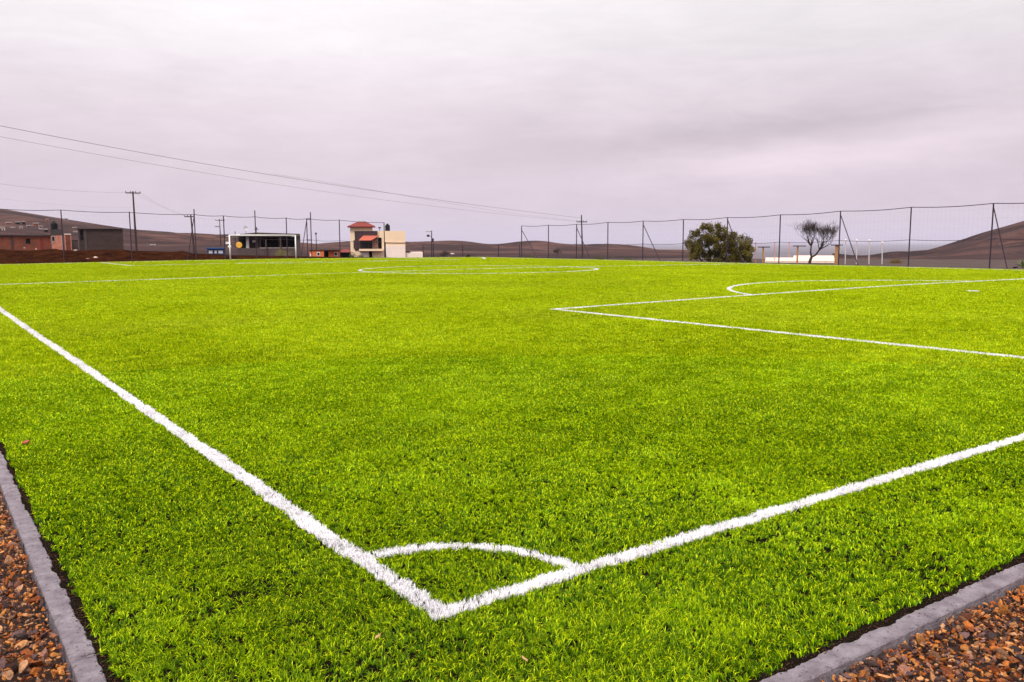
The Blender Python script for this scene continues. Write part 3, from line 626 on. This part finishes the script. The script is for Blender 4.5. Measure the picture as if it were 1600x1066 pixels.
for a, b in ((563.2, 569), (569.6, 575.2), (575.8, 581)): t.box('pane', a, b, 375.2, 388.4, -.19, -.16, M_glass, f)
t.box('brick_column', 581.5, 589.4, 373.5, 389, -.2, .0, mat('mixed_stone', (.22, .12, .09), .9, scale=5., var=.6)); t.box('window', 590.6, 596, 371.5, 389, .06, .18, M_dark)
t.box('corner_wall', 589.4, 601, 361, 404, .09, .15, M_cream) if False else None
t.box('balcony', 561, 598.5, 389.2, 392.4, -1.0, .1, M_cream)
mb = MB(); a = t.L(560.6, 375.2, -1.2); b = t.L(580, 375.2, -1.2); c = t.L(592, 368.2, -.05); d = t.L(568, 367.8, -.05)
mb.add([a, b, c, d]+[(q[0], q[1], q[2]-.10) for q in (a, b, c, d)], [(0, 1, 2, 3), (7, 6, 5, 4), (0, 4, 5, 1), (1, 5, 6, 2), (2, 6, 7, 3), (3, 7, 4, 0)]); t.add('awning', mb, M_tile2)
t.box('garage_door', 563.5, 576, 393.8, 404, -.05, 0, M_pale); f = t.box('door', 576.6, 581.4, 393, 404, -.07, 0, M_dark); t.box('door_canopy', 562, 583.4, 392.4, 393.2, -.7, -.0, M_slab)
mb = MB(); xb, _, zb = t.L(593.2, 361.2); x, _, z = t.L(593.2, 356); mb.tube([(xb, 2, zb), (x, 2, z)], .05); mb.box(x-.2, x+.2, 1.95, 2.05, z-.05, z+.15); t.add('chimney_pipe', mb, M_steel)
tank('water_tank', 601.8, 609.4, 349.6, 361, 133, 'tall black water tank on the flat roof of the cream house')

# ------------------------------------------------------------------ goal
def goal():
    gx0, gx1 = PW/2-3.66, PW/2+3.66; gh = 2.62; z = float(ZP(PW/2))
    e = empty('football_goal', (PW/2, PL, z), 'white football goal frame at the far end of the pitch', 'goal')
    for x in (-3.66, 3.66): mb = MB(); mb.tube([(x, 0, -.05), (x, 0, gh+.03)], .075, 12); mb.build('post', M_white, e, True)
    mb = MB(); mb.tube([(-3.66, 0, gh), (3.66, 0, gh)], .07, 12); mb.build('crossbar', M_white, e, True)
    for x in (-3.66, 3.66): mb = MB(); mb.tube([(x, .05, gh-.05), (x, 1.0, gh-.15)], .03); mb.build('net_hook', M_white, e)
goal()

# ------------------------------------------------------------------ fences
def gz(x, y): return float(ZG(np.array([x]), np.array([y]))[0])
def fence(name, label, plane, posts, top, mid, braces=(), extra=(), r=.05, mesh=True):
    """posts: (px, py of top); plane(px, py) -> point; top/mid: polylines in bearings for the two cables"""
    p0 = plane(*posts[0]); e = empty(name, (p0[0], p0[1], gz(p0[0], p0[1])), label, 'fence'); o = np.array(e.location)
    P = []
    for px, py in posts:
        p = plane(px, py); P.append(p); mb = MB(); mb.tube([(p[0]-o[0], p[1]-o[1], gz(p[0], p[1])-.3-o[2]), tuple(p-o)], r); mb.build('post', M_steel, e)
    def cable(pl, rr, nm):
        pts = []
        for a, b in zip(P[:-1], P[1:]):
            for k in range(6):
                t = k/6; q = a+(b-a)*t; pts.append(q)
        pts.append(P[-1]); w_ = []
        for i, q in enumerate(pts):
            d = q-CAM; px = 800+FPX*(d@RR)/(d@F); py = np.interp(px, [c[0] for c in pl], [c[1] for c in pl]); z = plane(px, py)[2]
            sag = .10*math.sin(math.pi*(i % 6)/6); w_.append((q[0]-o[0], q[1]-o[1], z-o[2]-sag))
        mb = MB(); mb.tube(w_, rr, 4); mb.build(nm, M_steel, e); return w_
    ct = cable(top, .028, 'top_cable') if top else None
    cm = cable(mid, .018, 'middle_cable')
    for a, b in braces:
        p, q = plane(*a), plane(*b); mb = MB(); mb.tube([tuple(p-o), (q[0]-o[0], q[1]-o[1], min(q[2], gz(q[0], q[1])+.0)-o[2])], r*.75); mb.build('brace', M_steel, e)
    for a, b in extra:
        p, q = plane(*a), plane(*b); mb = MB(); mb.tube([tuple(p-o), tuple(q-o)], r*.8); mb.build('rail', M_steel, e)
    if mesh:
        ww = ct or cm; mb = MB()
        for a, b in zip(ww[:-1], ww[1:]):
            L = math.hypot(b[0]-a[0], b[1]-a[1]); n = max(1, int(L/.3))
            for k in range(n):
                t = k/n; x = a[0]+(b[0]-a[0])*t; y = a[1]+(b[1]-a[1])*t; z = a[2]+(b[2]-a[2])*t; zb = gz(x+o[0], y+o[1])-o[2]
                mb.tube([(x, y, zb), (x, y, z)], .0013, 3)
        for j in range(1, 14, 2):
            mb.tube([(p[0], p[1], gz(p[0]+o[0], p[1]+o[1])-o[2]+(p[2]-(gz(p[0]+o[0], p[1]+o[1])-o[2]))*j/14) for p in ww], .0013, 3)
        mb.build('netting', M_steel, e)
    return e
YF = PL+5.5; XF = PW+3.6
pY = lambda a, b: onY(a, b, YF); pX = lambda a, b: onX(a, b, XF)
topL = [(-150, 322), (0, 326.3), (95, 328.3), (202, 332), (303, 335.3), (349, 337.3), (398, 339), (447, 341), (485, 342.3), (530, 344), (600, 348)]
midL = [(-150, 365), (0, 367), (202, 368.5), (345, 371), (480, 375), (600, 378)]
fence('boundary_fence', 'tall dark wire fence on thin posts across the far left end behind the goal', pY,
      [(-150, 322), (-10, 326), (95, 328), (202, 331), (303, 327), (349, 337), (398, 329), (447, 340), (479, 341.5), (485, 331.5), (530, 344), (600, 348)],
      topL, midL, braces=[((479, 345), (469.5, 398)), ((303, 340), (292, 398))], extra=[((479, 342), (485, 342)), ((479, 375), (485, 375))], r=.058)
fence('boundary_fence', 'lower dark wire fence between the cream house and the start of the tall right fence', pY,
      [(602, 379), (661, 383), (677, 381), (723, 383), (779, 383.5), (812, 383)], None, [(600, 378.5), (675, 382), (723, 383), (779, 383.8), (815, 383)], r=.06)
rightP = [(815, 353), (857, 352), (901, 350.5), (950, 347.5), (1005, 345.5), (1068, 343), (1137, 340), (1219.5, 335.8), (1313.5, 330), (1424, 324), (1552.5, 318), (1705, 311)]
midR = [(815, 382), (906, 381.5), (950, 381), (1005, 381.4), (1068, 380.6), (1137, 380), (1217, 378.6), (1312, 376), (1424, 375), (1551, 373), (1705, 371)]
fence('boundary_fence', 'tall black post and wire fence with diagonal braces along the right side of the pitch', pX, rightP, rightP, midR,
      braces=[((815.5, 360), (840, 404)), ((901.5, 357), (923, 405)), ((1005.5, 352), (1032, 409)), ((1137.5, 345), (1162, 413)), ((1314, 337), (1341, 415.5)), ((1552.8, 325), (1574, 419))], r=.055)

# ------------------------------------------------------------------ poles, lamp, wires
def utility_pole(label, top, bot, d, arms, group='wooden utility poles', k=1.):
    t = Thing('utility_pole', label, 'utility pole', bot[0], d, bot[1], group)
    a = t.L(*top); mb = MB(); mb.tube([(0, 0, -.8), (a[0], 0, a[2])], [.17*k, .10*k], 10); t.add('pole', mb, M_wood)
    for x0, x1, py in arms:
        p = t.L(x0, py, -.2); q = t.L(x1, py, -.2); mb = MB(); mb.box(p[0], q[0], -.26, -.14, p[2]-.07, p[2]+.07); ar = t.add('crossarm', mb, M_wood)
        for k in (0.02, .33, .67, .98):
            x = p[0]+(q[0]-p[0])*k; mb = MB(); mb.lathe([(.03, .07), (.05, .12), (.06, .2), (.03, .26)], (x, -.2, p[2]), 8); t.add('insulator', mb, M_slab, ar)
    return t
utility_pole('tall wooden power pole with one wide crossarm above the charcoal shed', (207.5, 299), (213.5, 391), 118, [(196, 219.5, 301.5)])
utility_pole('dark wooden power pole close to the fence post, between the tall pole and the goal', (298, 335), (304, 397), 128, [(288, 303, 338.7)])
utility_pole('smaller distant pole with two crossarms on the left hill skyline', (343, 342.5), (345.5, 393), 210, [(336.5, 351, 344.5), (336, 344, 354.5)], k=.9)
utility_pole('wooden pole with a short crossarm standing before the middle hills', (908.5, 336), (910.5, 404), 145, [(901, 917, 347)])
utility_pole('thin short dark pole between the goal and the orange house', (493.5, 363.5), (495, 393), 150, [(492.4, 495, 366)], k=.6)
t = Thing('street_lamp', 'street lamp on a slim dark mast right of the cream house', 'street lamp', 674.6, 135, 405)
mb = MB(); a = t.L(674.4, 360.5); mb.tube([(0, 0, -.5), (a[0], 0, a[2])], [.10, .07], 8); t.add('pole', mb, M_steel)
mb = MB(); b = t.L(666, 362); c = t.L(674.4, 361.5); mb.tube([b, c], .04, 6); t.add('arm', mb, M_steel); mb = MB(); b2 = t.L(669, 368.5); c2 = t.L(674.4, 370); mb.tube([b2, c2], .035, 6); t.add('arm', mb, M_steel)
mb = MB(); mb.box(b[0]-.1, b[0]+.5, -.15, .15, b[2]-.1, b[2]+.06); t.add('lamp_head', mb, M_slab2); mb = MB(); mb.lathe([(.1, -.2), (.25, -.1), (.25, .1), (.1, .2)], b2, 10); t.add('transformer', mb, M_slab)
mb = MB(); b = t.L(674.5, 375); mb.box(b[0]-.05, b[0]+.35, -.12, .12, b[2]-.4, b[2]+.25); t.add('meter_box', mb, M_steel)
def wire(label, pts, dA, dB, r=.016, group='overhead cables'):
    """cable hung in the vertical plane between two far points"""
    a = pt(pts[0][0], pts[0][1], dA); b = pt(pts[-1][0], pts[-1][1], dB); ws = []
    xs_ = np.linspace(pts[0][0], pts[-1][0], 40); ys_ = np.polyval(np.polyfit([p[0] for p in pts], [p[1] for p in pts], min(3, len(pts)-1)), xs_)
    n = np.cross(b-a, [0, 0, 1]); n /= np.linalg.norm(n)
    for x, y in zip(xs_, ys_): rr_ = ray(x, y); ws.append(CAM+rr_*(((a-CAM)@n)/(rr_@n)))
    mb = MB(); o = ws[0]; mb.tube([tuple(q-o) for q in ws], r, 5); w_ = mb.build('overhead_cable', M_wire); w_.location = tuple(o); tag(w_, label, 'cable', None)
wire('uppermost thick power cable sloping down from the left edge to the pole before the hills', [(-160, 163), (0, 198), (160, 227), (250, 243.5), (370, 264), (500, 286.5), (700, 315), (820, 330), (909, 341)], 55, 145, .017)
wire('second power cable just below the thick one, sloping down towards the pole before the hills', [(-160, 183), (0, 213.5), (120, 235), (250, 260), (370, 278), (500, 298.5), (700, 325.5), (820, 338), (902, 346.5)], 58, 145, .011)
wire('faint cable between the two sloping ones over the cream house', [(430, 273), (500, 283), (600, 299.5), (700, 319), (820, 335), (916, 346.5)], 92, 145, .008)
wire('thin sagging cable from the left edge to the left end of the tall pole crossarm', [(-160, 258), (0, 287.5), (60, 294), (120, 299), (197, 301)], 80, 118, .010)
wire('faint low cable dipping from the left edge behind the tall pole', [(-160, 297), (0, 310.5), (70, 318), (150, 324), (211, 324.5)], 80, 118, .004)
wire('faint cable falling from the tall pole crossarm to the dark pole by the fence', [(219, 301.5), (240, 315), (265, 328), (289, 338)], 118, 128, .008)
wire('faint cable from the middle of the tall pole to the distant two armed pole', [(212, 303), (250, 322), (290, 336), (337, 344)], 118, 210, .008)

# ------------------------------------------------------------------ trees and shrubs
def leaf_mat(name, c1, c2, tr=.3):
    m = bpy.data.materials.new(name); m.use_nodes = True; t = m.node_tree; t.nodes.clear(); q = NG(t); a = q.n('ShaderNodeAttribute', attribute_name='tint').outputs['Color']
    d = q.n('ShaderNodeBsdfDiffuse'); s_ = q.n('ShaderNodeBsdfTranslucent'); q.put(d.inputs[0], a); q.put(s_.inputs[0], a); mx = q.n('ShaderNodeMixShader'); mx.inputs[0].default_value = tr
    t.links.new(d.outputs[0], mx.inputs[1]); t.links.new(s_.outputs[0], mx.inputs[2]); o = q.n('ShaderNodeOutputMaterial'); t.links.new(mx.outputs[0], o.inputs[0]); return m
M_leaf = leaf_mat('leaf', 0, 0)
M_bark = mat('bark', (.055, .038, .032), .95, scale=9., var=.4)
def branches(mb, p, d, L, r, depth, spread, rnd, tips, gnarl=.25, up=.15):
    pts = [p]; rad = [r]; n = 4; q = Vector(p); dv = Vector(d).normalized()
    for k in range(n):
        dv = (dv+Vector((rnd.uniform(-1, 1), rnd.uniform(-1, 1), rnd.uniform(-.6, 1)))*gnarl+Vector((0, 0, up*.3))).normalized(); q = q+dv*(L/n); pts.append(q.copy()); rad.append(r*(1-.4*(k+1)/n))
    mb.tube(pts, rad, 5 if r > .02 else 3)
    if depth == 0: tips.append((q.copy(), dv.copy())); return
    for k in range(rnd.choice((2, 3, 3)) if depth > 1 else 3):
        i = rnd.randint(2, n) if k else n; ax = Vector((rnd.uniform(-1, 1), rnd.uniform(-1, 1), rnd.uniform(-.4, .8))).normalized()
        nd = (dv+ax*spread).normalized(); branches(mb, pts[i], nd, L*rnd.uniform(.62, .85), rad[i]*.68, depth-1, spread, rnd, tips, gnarl, up)
    if depth <= 2: tips.append((q.copy(), dv.copy()))
def leaves(centres, n_each, spread, size, cols, seed):
    r_ = np.random.default_rng(seed); n = len(centres)*n_each; c = np.repeat(np.array(centres), n_each, 0)+r_.normal(size=(n, 3))*spread
    a = r_.normal(size=(n, 3)); a /= np.linalg.norm(a, axis=1)[:, None]; b = np.cross(a, r_.normal(size=(n, 3))); b /= np.linalg.norm(b, axis=1)[:, None]
    s = size*(.6+.8*r_.random(n))[:, None]; V = np.stack([c-a*s, c+b*s*.45, c+a*s, c-b*s*.45], 1).reshape(-1, 3); i = np.arange(n)[:, None]*4
    T = np.concatenate([i+[0, 1, 2], i+[0, 2, 3]]); tint = np.repeat(r_.random(len(centres)), n_each)*.6+r_.random(n)*.4
    C = np.array(cols[0])*(1-tint[:, None])+np.array(cols[1])*tint[:, None]; return V, T, np.repeat(C, 4, 0)
def crown_obj(t, V, T, C, name='crown'):
    o = np_mesh(name, V, T, M_leaf, C); o.parent = t.o; return o
def leafy_tree():
    t = Thing('leafy_tree', 'bushy olive green tree with low spreading crown behind the right fence', 'tree', 1111, 86, 413); rnd = random.Random(5)
    mb = MB(); tips = []; X = lambda px, py, v=0: Vector(t.L(px, py, v))
    for q in ((1095, 385, -.4), (1106, 378, .3), (1120, 380, .2), (1133, 388, -.2), (1150, 393, .3), (1088, 396, .2)):
        e = X(*q); b = Vector((rnd.uniform(-.15, .15), 0, -.3)); mid = b.lerp(e, .5)+Vector((rnd.uniform(-.3, .3), 0, -.1)); mb.tube([b, mid, e], [.13, .09, .06], 6)
        branches(mb, e, (e-mid), 1.0, .05, 2, .8, rnd, tips, .3, .1)
    t.add('trunk', mb, M_bark)
    # clumps fill the outline of the crown: (px, py, half width, half height)
    C = []
    outline = [(1120, 384, 34, 16, 26), (1104, 392, 24, 14, 10), (1112, 366, 24, 14, 34), (1096, 376, 18, 12, 22), (1128, 372, 26, 12, 26), (1148, 382, 24, 14, 36), (1162, 390, 16, 13, 26), (1084, 388, 11, 8, 12), (1120, 390, 28, 14, 30), (1150, 398, 24, 10, 30), (1075, 381, 7, 4, 5), (1104, 357, 10, 5, 7), (1098, 398, 12, 9, 7), (1132, 404, 20, 6, 14), (1166, 400, 11, 9, 12), (1086, 364, 7, 3, 4), (1083, 399, 4, 8, 5)]
    for px, py, a, b, n in outline:
        for _ in range(n):
            th = rnd.uniform(0, 6.283); q = math.sqrt(rnd.random()); v = rnd.uniform(-1.9, 1.9)*math.sqrt(1-q*q*.8); C.append(tuple(X(px+1.06*a*q*math.cos(th), py+1.08*b*q*math.sin(th), v)))
    V, T, K = leaves(C, 95, .15, .085, ((.022, .024, .007), (.25, .20, .045)), 3); crown_obj(t, V, T, K)
leafy_tree()
def bare_tree():
    t = Thing('bare_tree', 'leafless dark tree forking near the ground beside the cream terrace', 'tree', 1264.5, 77, 414); rnd = random.Random(11); mb = MB(); tips = []
    X = lambda px, py, v=0: Vector(t.L(px, py, v)); base = Vector((0, 0, -.3)); fork = X(1268, 402)
    mb.tube([base, X(1265.5, 408), fork], [.16, .13, .12], 8); l = X(1267.5, 385, .1); r1 = X(1280, 391, -.1)
    mb.tube([fork, X(1266.5, 394), l], [.10, .085, .07], 6); mb.tube([fork, X(1274, 399), r1], [.10, .085, .07], 6)
    for s, dirs in ((l, ((-.85, 0, .9), (-.4, .5, 1), (.05, -.4, 1.1), (.45, .3, 1), (-.6, -.5, 1.))), (r1, ((1.25, 0, .75), (.8, .5, .95), (.35, -.5, 1), (0., .4, 1.1), (1.1, -.4, .9), (.6, 0, 1.), (.95, .2, 1.1)))):
        for d in dirs: branches(mb, s, Vector(d), rnd.uniform(.66, .88), .060, 5, .62, rnd, tips, .22, .20)
    for q, dv in tips[::2]:
        mb.tube([q, q+(dv+Vector((rnd.uniform(-1, 1), rnd.uniform(-1, 1), rnd.uniform(0, 1)))*.6)*.30], [.009, .004], 3)
    t.add('trunk', mb, M_bark)
bare_tree()
def shrub(name, label, cat, px, py, d, w_, h_, cols, n=26, leaf=.05, group=None):
    t = Thing(name, label, cat, px, d, py, group); rnd = random.Random(int(px)); W = w_*d/FPX/2; H = h_*d/FPX; C = []
    for _ in range(n): a = rnd.uniform(0, 6.283); q = math.sqrt(rnd.random()); C.append((W*q*math.cos(a), W*.8*rnd.uniform(-1, 1), H*(.12+.8*rnd.random()*math.sqrt(1-.7*q*q))))
    V, T, K = leaves(C, 60, W*.16+.05, leaf, cols, int(px)+1); crown_obj(t, V, T, K, 'foliage'); mb = MB()
    for k in range(5): c = C[k]; mb.tube([(0, 0, -.3), (c[0]*.5, c[1]*.5, c[2]*.5), c], [.03, .02, .01], 4)
    t.add('stem', mb, M_bark); return t
G1 = ((.03, .05, .015), (.12, .15, .04)); G2 = ((.15, .15, .04), (.34, .30, .11)); G3 = ((.012, .016, .012), (.03, .035, .02)); BR = ((.14, .085, .03), (.26, .17, .06))
shrub('shrub', 'loose yellow green shrub growing at the low wall inside the goal frame', 'shrub', 442, 403, 127, 22, 14, G2, 20)
shrub('shrub', 'dark round shrub at the left foot of the cream house', 'shrub', 551, 404, 128, 10, 12, G1, 16)
shrub('shrub', 'low straggly shrub by the garage door of the cream house', 'shrub', 561, 404.5, 127, 12, 6, G1, 10)
shrub('shrub', 'near black bushy clump on the hill foot beside the white boulder', 'shrub', 694.5, 400, 160, 14, 8, G3, 18)
shrub('shrub', 'tiny dark bush standing alone beyond the low fence', 'shrub', 732, 404.5, 110, 6, 7, G3, 8)
shrub('shrub', 'square cut black bush standing high on the middle hill foot', 'shrub', 871, 396.5, 180, 11, 7, G3, 18)
shrub('shrub', 'brown dry shrub on the plain side of the right hill foot', 'shrub', 1400, 416, 90, 19, 11, BR, 24)
shrub('shrub', 'low scrub at the foot of the fence where the hills begin', 'shrub', 828, 405, 115, 24, 4, G1, 10)
shrub('shrub', 'low dark scrub just right of the pole before the hills', 'shrub', 936, 407, 112, 22, 4, G1, 10)
shrub('shrub', 'low dark scrub at the foot of the fence right of the hill ridge end', 'shrub', 983, 409, 108, 24, 4, G1, 10)
def agave():
    t = Thing('agave', 'spiky green agave at the right edge below the right hill', 'plant', 1598, 66, 419); mb = MB(); rnd = random.Random(3)
    for k in range(22):
        a = k*2.4; e = rnd.uniform(.35, 1.3); L = rnd.uniform(.6, .95); dx, dy = math.cos(a), math.sin(a); px_, py_ = -dy*.045, dx*.045
        m1 = (dx*L*.5*math.cos(e), dy*L*.5*math.cos(e), L*.5*math.sin(e)+.05); tp = (dx*L*math.cos(e), dy*L*math.cos(e), L*math.sin(e)*.95)
        mb.add([(px_*.7, py_*.7, 0), (-px_*.7, -py_*.7, 0), (m1[0]+px_, m1[1]+py_, m1[2]), (m1[0]-px_, m1[1]-py_, m1[2]), tp, (m1[0], m1[1], m1[2]-.03)], [(0, 1, 3, 2), (2, 3, 4), (0, 2, 5), (1, 5, 3), (0, 5, 1), (2, 4, 5), (3, 5, 4)])
    t.add('leaves', mb, mat('agave_green', (.14, .19, .07), .7, var=.3))
agave()
V, T = ico(2, 8); o = np_mesh('boulder', V*.55, T, mat('pale_stone', (.62, .55, .50), .9, scale=3.)); p = pt(706.5, 398, 160); o.location = tuple(p); o.scale = (1, 1, 1.4); tag(o, 'pale rounded boulder beside the near black bush on the hill foot', 'boulder')
V, T = ico(2, 9); o = np_mesh('white_sack', V*.30, T, mat('sack_white', (.75, .73, .74), .8)); p = pt(755.5, 404.2, 95); o.location = tuple(p); o.scale = (1.1, .8, .9); tag(o, 'white sack lying beyond the far edge of the pitch', 'sack')
V, T = ico(2, 10); o = np_mesh('dark_boulder', V*.30, T, mat('dark_stone', (.05, .04, .05), .9, scale=3.)); p = pt(1587, 418, 64); o.location = tuple(p); tag(o, 'dark boulder left of the spiky agave at the right edge', 'boulder')

# ------------------------------------------------------------------ terrace, timber posts, white posts
t = Thing('spectator_terrace', 'low cream concrete terrace of three steps with orange rail behind the bare tree', 'terrace', 1250, 92, 416)
for k, (tp, v) in enumerate(((411.4, 0), (407.6, 1.1), (402.8, 2.2), (399.6, 3.3))):
    t.box('step', 1194+k*1.0 if k < 3 else 1240, 1305-k*.5, tp, 420, v, v+1.098, M_pale)
t.box('rail', 1196, 1304, 408.0, 408.9, -.5, -.42, M_rust)
for a in (1197, 1222, 1265, 1290): t.box('rail_post', a, a+.8, 408.5, 420, -.5, -.42, M_rust)
for i, (px, tp, b0, b1, lab) in enumerate(((1192.5, 386, 1184, 1203, 'tan timber T shaped post at the left end of the terrace'), (1246.5, 384.3, 1239, 1259.5, 'tan timber T shaped post left of the bare tree'), (1307.5, 382.8, 1298, 1317, 'thick tan timber T shaped post at the right end of the terrace'))):
    t = Thing('timber_post', lab, 'post', px, 84, 418, 'T shaped timber posts'); wd = 1.4 if i < 2 else 2.6
    t.box('post', px-wd, px+wd, tp+1, 424, 0, .3, M_tan); t.box('crossbeam', b0, b1, tp-.4, tp+1, -.1, .4, M_wood)
whites = [(1320.5, 377, 417, 1.15, 'leftmost tall white post between the thick timber post and the fence brace'), (1338, 377, 417, 1.15, 'white post just behind the foot of the fence brace'), (1357.5, 377, 418, 1.3, 'white post standing alone midway between two fence posts'), (1378, 380, 418, 1.2, 'rightmost white post beside the brown dry shrub')]
for px, a, b, wd, lab in whites:
    t = Thing('white_post', lab, 'post', px, 86, 421, 'row of white posts'); mb = MB(); q = t.L(px+.8, a); mb.tube([(0, 0, -.2), (q[0], 0, q[2])], wd*.7*86/FPX, 8); t.add('shaft', mb, mat('weathered_white', (.52, .46, .48), .8, scale=2., var=.2))
    mb = MB(); mb.lathe([(wd*86/FPX*1.25, 0), (wd*86/FPX*1.25, .12), (.02, .2)], q, 8); t.add('cap', mb, M_pale)
for px, lab in ((1210.5, 'slender pinkish pole behind the terrace, right of the first timber post'), (1233, 'slender rusty pole behind the terrace, left of the middle timber post'), (1181, 'slender pinkish pole beside the leafy tree')):
    t = Thing('thin_pole', lab, 'pole', px, 95, 418, 'thin poles behind the terrace'); mb = MB(); q = t.L(px, 380); mb.tube([(0, 0, -.4), (q[0], 0, q[2])], .045, 6); t.add('shaft', mb, M_pink); mb = MB(); mb.lathe([(.07, 0), (.07, .08), (.02, .12)], q, 8); t.add('cap', mb, M_pink)

# rubble on the dirt bank and hillside homes
k = 0
for px, py, s, lab in ((118, 391.2, .35, 'pale lump of rubble on the bank by the low block wall'), (149, 402, .3, 'pale stone at the foot of the bank below the charcoal shed'), (137, 404, .22, 'small pale stone left of a larger one at the foot of the bank'), (38, 387.8, .3, 'pale lump on the bank before the brick house'), (56, 389.4, .22, 'small pale lump on the bank right of a larger one')):
    V, T = ico(2, 60+k); d = 106 if py < 395 else 98; o = np_mesh('rubble', V*s, T, mat('pale_rubble', (.50, .38, .32), .9)); o.location = tuple(pt(px, py, d)); tag(o, lab, 'rubble'); k += 1
homes = [(3, 362, 9, 6, M_pale), (14, 352, 9, 3.5, M_pink), (20, 360, 7, 4, M_slab2), (28, 351, 7, 3.5, M_slab), (37, 350, 5, 3, M_charcoal), (46, 356, 8, 3, M_slab2), (56, 353, 8, 3.5, M_pink), (64, 357, 6, 3, M_slab2), (74, 348, 4.5, 5, M_pink), (33, 358, 5, 3, M_pale), (72, 362, 5, 3, M_charcoal), (103, 345, 6, 3, M_slab2), (117, 359, 7, 3, M_slab), (118, 366, 6, 3, M_slab2), (239, 386, 8, 2.5, M_pale)]
words = ['white', 'pink', 'grey', 'dark grey', 'charcoal', 'pale grey', 'rose', 'stone grey', 'narrow pink', 'little white', 'small charcoal', 'distant grey', 'dark', 'ash grey', 'pale low']
spots = ['at the left edge of the hillside', 'high on the left hillside near the edge', 'above the brick house roof at its left part', 'topmost of the left cluster on the hillside', 'beside the topmost homes of the left cluster', 'above the middle of the brick house roof', 'upper row above the right part of the brick house', 'just left of the water tank on the hillside', 'tall and narrow, left of the black water tank', 'lowest row above the brick house roof', 'directly left of the tank block on the hillside', 'high on the slope right of the first fence post', 'above the left end of the charcoal shed', 'right above the low block wall', 'alone on the slope right of the tall power pole']
for (px, py, w_, h_, m), wd, sp_ in zip(homes, words, spots):
    p = find_left(px, py); d = float((p-CAM)@FH); t = Thing('hillside_house', wd+' hillside house '+sp_, 'house', px, d, py, 'small houses on the left hillside')
    W = w_*d/FPX/2; H = h_*d/FPX; mb = MB(); mb.box(-W, W, 0, W*1.5, -2, H); t.add('wall', mb, m); mb = MB(); mb.box(-W*1.06, W*1.06, -.3, W*1.55, H, H+.3); t.add('roof', mb, M_slab2)
    mb = MB(); mb.box(-W*.5, -W*.1, -.06, .05, H*.3, H*.75); t.add('window', mb, M_dark); mb = MB(); mb.box(W*.25, W*.6, -.06, .05, 0, H*.7); t.add('door', mb, M_dark)

# ------------------------------------------------------------------ haze
hz = MB(); hz.box(-42000, 62000, -42000, 62000, -150, 420)
m = bpy.data.materials.new('haze'); m.use_nodes = True; t_ = m.node_tree; t_.nodes.clear(); pv = t_.nodes.new('ShaderNodeVolumePrincipled'); oo = t_.nodes.new('ShaderNodeOutputMaterial')
pv.inputs['Color'].default_value = (.84, .79, .97, 1); pv.inputs['Density'].default_value = 4.5e-5; pv.inputs['Anisotropy'].default_value = 0.
t_.links.new(pv.outputs[0], oo.inputs['Volume']); h = hz.build('haze', m); h['kind'] = 'stuff'
